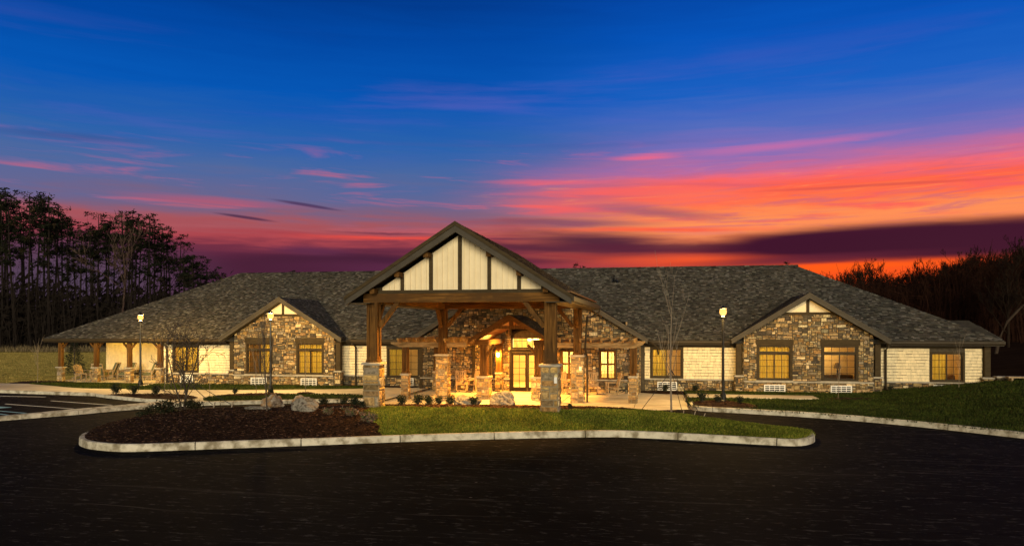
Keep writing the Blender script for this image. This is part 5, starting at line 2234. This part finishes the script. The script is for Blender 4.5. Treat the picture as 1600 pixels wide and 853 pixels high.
gS = 'dark shrubs along the crest of the island'
for k, (x, y, s, lab) in enumerate(((-12.95, 28.3, .9, 'dark leafy shrub farthest left of the canopy, alone at the edge of the walk'), (-12.25, 28.6, 1.05, 'dark upright shrub just left of the front left canopy pier'),
                                    (-11.35, 27.5, .9, 'dark shrub touching the left side of the front left canopy pier'), (-10.75, 26.75, .75, 'low dark shrub at the front foot of the left canopy pier'),
                                    (-9.75, 28.2, 1.0, 'dark shrub right of the front left canopy pier, before the pergola'), (-9.3, 28.9, 1.15, 'bushy dark shrub midway between the two left canopy piers'),
                                    (-8.75, 28.6, .95, 'low dark shrub left of the foot of the left rear pier'), (-8.45, 28.9, .85, 'dark shrub between the low shrub and the small round boulder'),
                                    (-8.05, 29.0, 1.05, 'dark shrub left of the long flat boulder'), (-7.0, 28.7, .9, 'small dark shrub in front of the long flat boulder'), (-3.2, 28.0, .5, 'tiny dry shrub at the right foot of the right canopy pier'))):
    put_shrub(k % 2, x, y, island_z(x, y) - .02, s * .82, lab, gS, rz=k * 1.3)
gM = 'spreading shrubs on the mulch at the left tip of the island'
for k, (x, y, s, lab) in enumerate(((-18.2, 24.6, 1.15, 'spreading shrub leftmost on the mulch mound of the island'), (-16.9, 24.0, 1.35, 'largest dark spreading shrub in the middle of the mulch mound'),
                                    (-16.6, 25.3, 1.1, 'spreading shrub right of the largest one, below the multi stemmed tree'), (-18.3, 26.2, .95, 'spreading shrub at the back of the mound beside the drive'))):
    put_shrub(2, x, y, island_z(x, y) - .02, s * .72, lab, gM, rz=k * 1.9)
for k, (x, y, s, lab) in enumerate(((-9.55, 24.3, 1.0, 'pinkish dry low plant at the edge of mulch and grass'), (-10.35, 24.9, .9, 'green and pink low plant behind the dry one by the grass edge'),
                                    (-11.2, 24.9, .7, 'low dry plant below the broad brown boulder'))):
    put_shrub(3, x, y, island_z(x, y) - .02, s, lab, 'low dry plants at the edge of the mulch', rz=k)
for k, (x, y, z, s, lab) in enumerate(((-27.4, 34.9, .2, 1.0, 'small round shrub leftmost in the kerbed bed by the parking lot'), (-26.2, 34.7, .2, 1.0, 'small round shrub in the middle of the kerbed bed'), (-25.0, 34.7, .2, 1.0, 'small round shrub right in the kerbed bed'),
                                       (-21.3, 35.9, .2, .6, 'tiny shrub in the small mulch patch before the left gable'), (-19.6, 36.5, .2, .6, 'tiny shrub at the right end of the small mulch patch'),
                                       (1.9, 35.7, .23, .95, 'round shrub left of the lamp base in the right bed'), (2.6, 35.6, .23, .7, 'small shrub at the foot of the right lamp'), (3.5, 35.3, .23, .7, 'small dry shrub right of the lamp base'),
                                       (.3, 42.6, .1, .8, 'dark shrub below the air conditioner grille of the right wing'), (1.9, 42.6, .1, .85, 'dark shrub below the cream shingled wall right of the window'), (-14.3, 42.6, .1, .9, 'dark shrub beside the air conditioner left of the entry gable'), (11.8, 42.9, .28, .6, 'dark shrub at the downspout right of the right gable'))):
    put_shrub(k % 2, x, y, z, s, lab, 'small shrubs in the beds along the walks', rz=k * 2.1)


# ---------------- bare trees
def bare_tree(rg_, h, r, depth, spread, nkids, fork=.3, kink=.10, twig=.006, up=.15, stems=1):
    tr, cr_ = MB(), MB()

    def branch(p, d, L, rad, lev):
        n = 4 if lev < depth else 2
        pts, rads = [p.copy()], [rad]
        q = p.copy()
        dd = d.copy()
        for k in range(n):
            dd = (dd + Vector((rg_.gauss(0, kink), rg_.gauss(0, kink), rg_.gauss(up * .3, kink * .6)))).normalized()
            q = q + dd * (L / n)
            pts.append(q.copy())
            rads.append(max(twig, rad * (1 - .62 * (k + 1) / n)))
        (tr if lev < 2 else cr_).tube(pts, rads, 6 if lev == 0 else (4 if lev == 1 else 3), caps=False)
        if lev >= depth:
            return
        for k in range(nkids[min(lev, len(nkids) - 1)]):
            u = rg_.uniform(fork if lev == 0 else .2, 1.0)
            i = min(int(u * n), n - 1)
            bp = pts[i].lerp(pts[i + 1], u * n - i)
            a = rg_.uniform(0, 6.28)
            s1 = dd.orthogonal().normalized()
            s2 = dd.cross(s1)
            side = s1 * math.cos(a) + s2 * math.sin(a)
            nd = (dd * rg_.uniform(.55, 1.0) + side * spread * rg_.uniform(.6, 1.2) + Vector((0, 0, up))).normalized()
            branch(bp, nd, L * rg_.uniform(.32, .6) * (1.15 - .4 * u), max(twig, rad * .45 * (1 - .45 * u)), lev + 1)

    for s_ in range(stems):
        a = s_ * 6.28 / max(1, stems) + .4
        d = Vector((math.cos(a) * .22, math.sin(a) * .22, 1)).normalized() if stems > 1 else Vector((rg_.gauss(0, .03), rg_.gauss(0, .03), 1)).normalized()
        branch(Vector((math.cos(a) * .04 * (stems > 1), math.sin(a) * .04 * (stems > 1), -.1)), d, h * (.8 if stems > 1 else .85), r, 0)
    return tr, cr_


def tree_thing(name, label, seed, bark, **kw):
    t = thing(name, label, 'tree', (0, 0, 0), None, False)
    a, b = bare_tree(random.Random(seed), **kw)
    a.build('trunk', M[bark], t)
    b.build('branches', M[bark], t)
    return t


M['sapling_bark'] = pmat('sapling_bark', (.15, .12, .09), (.24, .20, .155), scale=7, stretch=(3, 3, .6), rough=.9)
t = tree_thing('young_tree', 'bare multi stemmed young tree on the mulch mound at the left', 5, 'bark', h=3.5, r=.036, depth=3, spread=.85, nkids=(9, 5, 3), fork=.15, kink=.09, stems=3, twig=.0085)
t.location = (-17.4, 25.8, island_z(-17.4, 25.8))
t = tree_thing('young_tree', 'slender dark twiggy young tree in front of the left lamp', 6, 'bark', h=3.2, r=.03, depth=2, spread=.35, nkids=(13, 4), fork=.2, kink=.04, twig=.007, up=.5)
t.location = (-13.6, 25.0, island_z(-13.6, 25.0))
t = tree_thing('young_tree', 'tall pale bare sapling held by guy wires at the right of the island', 7, 'sapling_bark', h=4.9, r=.045, depth=3, spread=.62, nkids=(9, 3, 2), fork=.26, kink=.05, twig=.0032, up=.42)
t.location = (.45, 29.4, island_z(.45, 29.4))
gw = thing('guy_wires', 'dark guy wires and stakes holding the tall pale sapling', 'guy wires', (.45, 29.4, .3))
ztop = island_z(.45, 29.4) + 1.75
for k, (x, y) in enumerate(((-.75, 30.3), (1.55, 29.4), (.9, 30.9), (1.2, 28.6))):
    zz = max(.02, island_z(x, y)) if k != 2 else .1
    b = MB()
    b.tube([(.45, 29.4, ztop), (x, y, zz + .12)], .011, 4)
    w_ = b.build('wire', M['wire'], gw)
    b = MB()
    b.beam((x, y, zz - .1), (x + (x - .45) * .12, y, zz + .24), .032, .032)
    b.build('stake', M['pale_bark'], gw)
gw = thing('guy_wires', 'dark straps and pale stakes holding the multi stemmed tree', 'guy wires', (-17.4, 25.8, .3))
for x, y in ((-16.4, 26.1), (-15.6, 26.0), (-18.2, 26.6)):
    zz = island_z(x, y)
    b = MB()
    b.tube([(-17.35, 25.8, zz + 1.1), (x, y, zz + .14)], .013, 4)
    b.build('wire', M['wire'], gw)
    b = MB()
    b.beam((x, y, zz - .1), (x + .1, y, zz + .24), .04, .04)
    b.build('stake', M['pale_bark'], gw)
sap = None
for k, (x, y, z, s, lab) in enumerate(((-24.7, 35.0, .2, .95, 'thin pale sapling in the kerbed bed right of the left lamp'), (-22.4, 35.4, .14, .95, 'thin sapling in front of the cream wall of the left wing'),
                                       (-20.5, 36.6, .2, 1.0, 'thin sapling left of the lamp before the left gable'), (-18.1, 37.3, .2, 1.15, 'thin sapling in its mulch ring before the left gable window'),
                                       (8.4, 39.0, .22, .8, 'thin pale sapling before the right gable'), (14.6, 41.6, right_h(14.6, 41.6), 1.1, 'thin pale sapling before the far right window'),
                                       (-38.3, 41.7, .1, 1.2, 'thin dark sapling in the mulch beside the porch end'))):
    if sap is None:
        sap = tree_thing('sapling', lab, 9, 'sapling_bark', h=2.2, r=.015, depth=2, spread=.45, nkids=(6, 2), fork=.4, kink=.03, twig=.004, up=.4)
        sap.location, sap['group'] = (x, y, z), 'thin saplings around the building'
    else:
        dup(sap, (x, y, z), k * 1.1, s, lab)


def conifer(label, x, y, z, h, r):
    rg_ = random.Random(44)
    t = thing('conifer', label, 'tree', (x, y, z))
    a, b = MB(), MB()
    a.tube([(x, y, z), (x, y, z + h)], [.05, .01], 6)
    for _ in range(2600):
        u = rg_.random() ** .7
        zz = .15 + (h - .1) * (1 - u)
        rr = r * u * rg_.uniform(.3, 1.05) * (1 - .18 * math.sin(zz * 12))
        q = rg_.uniform(0, 6.28)
        p = Vector((x + rr * math.cos(q), y + rr * math.sin(q), z + zz))
        d = Vector((math.cos(q), math.sin(q), rg_.uniform(-.2, .9))).normalized()
        s_ = d.cross(Vector((rg_.gauss(0, 1), rg_.gauss(0, 1), 1))).normalized()
        l = rg_.uniform(.08, .2)
        b.face([p - s_ * .018, p + s_ * .018, p + d * l], pick(rg_, GREEN))
    a.build('trunk', M['bark'], t)
    b.build('crown', M['leaf'], t)


conifer('small dark conical evergreen on the field just behind the porch end', -43.6, 51.0, -.05, 2.9, .95)

# ---------------- pines of the wood on the left
NEED = [((.010, .013, .007), 5), ((.018, .020, .010), 3), ((.006, .008, .005), 4), ((.032, .024, .012), 1)]


def make_pine(seed, h, cfrac, cr_r):
    rg_ = random.Random(seed)
    t = thing('pine_tree', 'tall dark pine with ragged crown in the wood on the left', 'tree', (0, 0, 0), 'pines of the wood on the left', False)
    a, b = MB(), MB()
    pts = [Vector((0, 0, -.5))]
    lean = Vector((rg_.gauss(0, .025), rg_.gauss(0, .025), 0))
    n = 7
    for k in range(1, n + 1):
        u = k / n
        pts.append(Vector((lean.x * u * h + .25 * math.sin(u * 4 + seed), lean.y * u * h, h * u * .97)))
    a.tube(pts, [.24 * (1 - .82 * k / n) + .02 for k in range(n + 1)], 6, caps=False)

    def at(u):
        f_ = u * n
        i = min(int(f_), n - 1)
        return pts[i].lerp(pts[i + 1], f_ - i)
    for k in range(26):
        u = rg_.uniform(1 - cfrac - .18, 1.0)
        p = at(u)
        q = rg_.uniform(0, 6.28)
        dead = u < 1 - cfrac
        prof = max(.25, math.sin(math.pi * min(1, (1 - u) / cfrac * .75 + .18)))
        L = cr_r * prof * rg_.uniform(.5, 1.15) * (.7 if dead else 1)
        e = p + Vector((math.cos(q) * L, math.sin(q) * L, L * rg_.uniform(.05, .5)))
        m = p.lerp(e, .5) + Vector((0, 0, -.06 * L))
        a.tube([p, m, e], [.06, .04, .012], 3, caps=False)
        if dead:
            for _ in range(2):
                f_ = p.lerp(e, rg_.uniform(.4, .9))
                a.tube([f_, f_ + Vector((rg_.gauss(0, .6), rg_.gauss(0, .6), rg_.gauss(.1, .5)))], [.02, .008], 3, caps=False)
            continue
        for c in range(rg_.randint(3, 6)):
            cc = p.lerp(e, rg_.uniform(.35, 1.1)) + Vector((rg_.gauss(0, .35), rg_.gauss(0, .35), rg_.gauss(.15, .25)))
            rr = rg_.uniform(.25, .75)
            col = pick(rg_, NEED)
            for _ in range(12):
                d = Vector((rg_.gauss(0, 1), rg_.gauss(0, 1), rg_.gauss(.25, .6))).normalized()
                o_ = cc + Vector((rg_.gauss(0, 1), rg_.gauss(0, 1), rg_.gauss(0, .5))) * rr * .5
                s_ = d.cross(Vector((rg_.gauss(0, 1), rg_.gauss(0, 1), rg_.gauss(0, 1)))).normalized()
                l, w = rg_.uniform(.22, .5), rg_.uniform(.05, .13)
                b.face([o_ - d * l * .4 - s_ * w * .3, o_ - d * l * .1 + s_ * w, o_ + d * l, o_ - s_ * w], col)
    a.build('trunk', M['pine_bark'], t)
    b.build('crown', M['needles'], t)
    return t


pines = [make_pine(70 + k, 26, cf, cr_) for k, (cf, cr_) in enumerate(((.42, 3.4), (.36, 3.0), (.5, 3.2), (.32, 3.6), (.45, 2.7), (.4, 3.0)))]
pu = [False] * len(pines)
rg = random.Random(17)


def azpos(px, d):
    """ground point at depth d along the view direction of a bearing"""
    u = (px - 800) / 1200 * d
    c_, s_ = math.cos(R(10.85)), math.sin(R(10.85))
    return u * c_ - d * s_, u * s_ + d * c_


def skyline(px):
    pts = [(-140, 285), (-60, 280), (0, 288), (30, 300), (75, 297), (100, 330), (118, 355), (150, 335), (200, 326), (228, 328), (262, 352), (285, 378), (320, 398), (345, 420), (400, 440)]
    for (a, ya), (b, yb) in zip(pts[:-1], pts[1:]):
        if a <= px <= b:
            return ya + (yb - ya) * (px - a) / (b - a)
    return 430


k = 0
px = -120.0
while px < 372:
    for row in range(2):
        p_ = px + rg.uniform(-8, 8)
        d = rg.uniform(126, 140) if row == 0 else rg.uniform(140, 165)
        x, y = azpos(p_, d)
        y_top = skyline(p_) + abs(rg.gauss(0, 12)) + (6 if row else 0)
        h = (3.58 + (512 - y_top) * d / 1200) * 1.04
        i = k % len(pines)
        s = max(.25, h / 26.3)
        sxy = .45 + .55 * s
        if not pu[i]:
            pu[i] = True
            pines[i].location, pines[i].scale, pines[i].rotation_euler = (x, y, -.1), (sxy, sxy, s), (0, 0, rg.uniform(0, 6))
        else:
            dup(pines[i], (x, y, -.1), rg.uniform(0, 6), (sxy, sxy, s))
        k += 1
    px += 13.5
# pale dead tree that stands out of the wood
M['dead_bark'] = pmat('dead_bark', (.055, .036, .03), (.09, .062, .052), scale=2, rough=1, spec=.05)
t = tree_thing('dead_tree', 'pale leafless tree standing out among the dark pines', 94, 'dead_bark', h=18.8, r=.24, depth=4, spread=.7, nkids=(9, 4, 3, 2), fork=.5, kink=.10, twig=.03, up=.25)
x, y = azpos(188, 124)
t.location = (x, y, -.1)
# tangle of thin stems, twigs and brush under the pines
mb = MB()
for _ in range(2500):
    p_ = rg.uniform(-140, 380)
    d = rg.uniform(122, 175)
    x, y = azpos(p_, d)
    h = rg.uniform(1.5, 5) if rg.random() < .70 else rg.uniform(5, 16)
    h *= .5 + .5 * min(1, (512 - skyline(p_)) / 200)
    lx, ly = rg.gauss(0, .13) * h, rg.gauss(0, .05) * h
    w = rg.uniform(.02, .05) + .004 * h
    mb.tube([(x, y, -.2), (x + lx * .4, y + ly, h * .5), (x + lx, y + ly, h)], [w, w * .7, .012], 3, caps=False)
    for _k in range(3):
        u = rg.uniform(.4, 1)
        bx, bz = x + lx * u, h * u
        mb.tube([(bx, y + ly, bz), (bx + rg.gauss(0, .22) * h, y + ly + rg.gauss(0, .1) * h, bz + abs(rg.gauss(0, .2)) * h)], [w * .5, .01], 3, caps=False)
for _ in range(40000):
    p_ = rg.uniform(-140, 385)
    d = rg.uniform(128, 185)
    x, y = azpos(p_, d)
    zz = abs(rg.gauss(0, 4.8)) * (.5 + .5 * min(1, (512 - skyline(p_)) / 200))
    q = rg.uniform(0, 6.28)
    l = rg.uniform(.3, .8)
    mb.face([(x - l, y, zz - .2), (x + l * math.cos(q), y + .3, zz + l * .4), (x + l * .3, y - .2, zz + l)])
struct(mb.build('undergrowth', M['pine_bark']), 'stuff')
# tall dry grass at the edge of the wood and over the field
mb = MB()
DRY = [((.13, .10, .055), 4), ((.09, .068, .036), 3), ((.18, .14, .08), 2)]
for _ in range(9000):
    p_ = rg.uniform(-140, 330)
    d = rg.uniform(115, 150)
    x, y = azpos(p_, d)
    h = rg.uniform(.2, .9) * (1.3 if rg.random() < .15 else 1)
    w = rg.uniform(.03, .08)
    mb.face([(x - w, y, -.1), (x + w, y, -.1), (x + rg.gauss(0, .3), y, h)], pick(rg, DRY))
DRYG = [((.21, .155, .04), 4), ((.15, .13, .034), 4), ((.29, .22, .07), 2)]
for _ in range(60000):
    p_ = rg.uniform(-60, 190)
    d = 44 + 68 * rg.random() ** 1.25
    x, y = azpos(p_, d)
    if (x > -39.5 and y < 60) or y < 41.5:
        continue
    h = rg.uniform(.04, .11) * (1 + .35 * hash2(x * .35, y * .35))
    w = rg.uniform(.05, .09)
    mb.face([(x - w, y, -.08), (x + w, y, -.08), (x + rg.gauss(0, .05), y + .05, -.05 + h)], pick(rg, DRYG))
struct(mb.build('dry_grass', M['grassblade']), 'stuff')

# ---------------- wooded hill on the right


def hill_h(x, y):
    r = smoothstep(48, 150, y - .2 * x) * (1.5 + 8.5 * smoothstep(8, 75, x))
    return r + .7 * smoothstep(40, 60, y) * smoothstep(14, 20, x) + .25 * hash2(x * .2, y * .2)


mb = MB()
for i in range(34):
    for k in range(30):
        q = []
        for a, b in ((0, 0), (1, 0), (1, 1), (0, 1)):
            x, y = -10 + (i + a) * 5.0, 62 + (k + b) * 5.0
            q.append((x, y, hill_h(x, y) - .05))
        mb.face(q)
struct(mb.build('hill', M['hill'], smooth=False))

M['brown_bark'] = pmat('brown_bark', (.009, .004, .0025), (.022, .009, .006), scale=2, stretch=(3, 3, .4), rough=1, spec=.05)
M['grey_bark'] = pmat('grey_bark', (.014, .009, .006), (.026, .018, .013), scale=2, stretch=(3, 3, .4), rough=1, spec=.05)
bt = []
for k in range(7):
    t = tree_thing('bare_tree', 'bare winter tree in the dark wood on the right hill', 300 + k, 'brown_bark' if k % 7 not in (2, 5) else 'grey_bark', h=10.5, r=.15, depth=4, spread=.62, nkids=(11, 6, 4, 3), fork=.3, kink=.075, twig=.018, up=.35)
    t['group'] = 'bare trees of the wood on the right'
    bt.append(t)
bu = [False] * 7


def sky_r(px):
    pts = [(1230, 440), (1290, 432), (1330, 425), (1350, 415), (1365, 418), (1385, 428), (1440, 418), (1500, 404), (1560, 392), (1600, 388), (1760, 360)]
    for (a, ya), (b, yb) in zip(pts[:-1], pts[1:]):
        if a <= px <= b:
            return ya + (yb - ya) * (px - a) / (b - a)
    return 430


n_bt = 0
for row, (d0, d1, step) in enumerate(((60, 74, 22), (76, 95, 15), (95, 118, 11), (118, 140, 9))):
    px = (1545 if row == 0 else 1440 if row == 1 else 1270) + rg.uniform(0, 8)
    while px < 1700:
        d = rg.uniform(d0, d1)
        x, y = azpos(px, d)
        zb = hill_h(x, y)
        yt = sky_r(px) + abs(rg.gauss(0, 6)) + (34 if row == 0 else 22 if row == 1 else 13)
        h = max(2.5, 3.58 + (512 - yt) * d / 1200 - zb)
        s = h / 10.0
        i = n_bt % 7
        sc_ = (.35 + .65 * s,) * 2 + (s,)
        if not bu[i]:
            bu[i] = True
            bt[i].location, bt[i].scale, bt[i].rotation_euler = (x, y, zb), sc_, (0, 0, rg.uniform(0, 6))
        else:
            dup(bt[i], (x, y, zb), rg.uniform(0, 6), sc_)
        n_bt += 1
        px += step * rg.uniform(.6, 1.4)
# dense brush and far saplings that close the wood
mb = MB()
for _ in range(8000):
    p_ = rg.uniform(1235, 1700)
    d = rg.uniform(70, 165)
    x, y = azpos(p_, d)
    if y < 63:
        continue
    zb = hill_h(x, y)
    top = 3.58 + (512 - sky_r(p_) - 16) * d / 1200 - zb
    h = max(1.0, top * rg.uniform(.25, 1.02))
    lx, ly = rg.gauss(0, .12) * h, rg.gauss(0, .08) * h
    w = .012 * h * rg.uniform(.5, 1.2) + .015
    mb.tube([(x, y, zb - .2), (x + lx * .4, y + ly, zb + h * .5), (x + lx, y + ly, zb + h)], [w, w * .7, .015], 3, caps=False)
    for _k in range(4):
        u = rg.uniform(.35, 1)
        bx, bz = x + lx * u, zb + h * u
        mb.tube([(bx, y + ly, bz), (bx + rg.gauss(0, .15) * h, y + ly + rg.gauss(0, .1) * h, bz + abs(rg.gauss(.1, .12)) * h)], [w * .5, .012], 3, caps=False)
struct(mb.build('far_brush', M['brown_bark']), 'stuff')
# arched pale tree at the right edge of the wood
t = thing('leaning_tree', 'pale arched tree leaning over at the right edge beyond the seat wall', 'tree', (0, 0, 0), None, False)
mb = MB()
x, y = azpos(1553, 57)
mb.tube([(0, 0, -.3), (.35, 0, 1.6), (.9, 0, 2.9), (1.9, .1, 4.0), (3.1, .2, 4.7), (4.6, .3, 5.3)], [.13, .115, .10, .08, .06, .03], 7, caps=False)
M['arched_bark'] = pmat('arched_bark', (.035, .025, .018), (.06, .045, .034), scale=2, stretch=(3, 3, .4), rough=1, spec=.05)
mb.build('trunk', M['arched_bark'], t)
mb = MB()
for _ in range(60):
    u = rg.uniform(.3, 1)
    p = Vector((.9, 0, 2.9)).lerp(Vector((4.4, .3, 5.2)), u)
    q = p + Vector((rg.gauss(0, .5), rg.gauss(0, .4), rg.gauss(.4, .6)))
    mb.tube([p, p.lerp(q, .5) + Vector((rg.gauss(0, .1), 0, rg.gauss(0, .1))), q], [.03, .018, .008], 3, caps=False)
mb.build('branches', M['grey_bark'], t)
t.location = (x, y, hill_h(x, y) + .4)
# tree tops that rise just over the ridge
for k, (px_, d, yt, lab) in enumerate(((452, 92, 421, 'dark tree top showing above the left part of the ridge'), (905, 92, 410, 'dark tree top just right of the canopy gable above the ridge'), (1236, 95, 408, 'dark tree top at the right end of the ridge'))):
    x, y = azpos(px_, d)
    h = 3.58 + (512 - yt) * d / 1200
    dup(pines[2], (x, y, 0), k, (.5, .5, h / 26.0), lab, 'tree tops above the ridge')
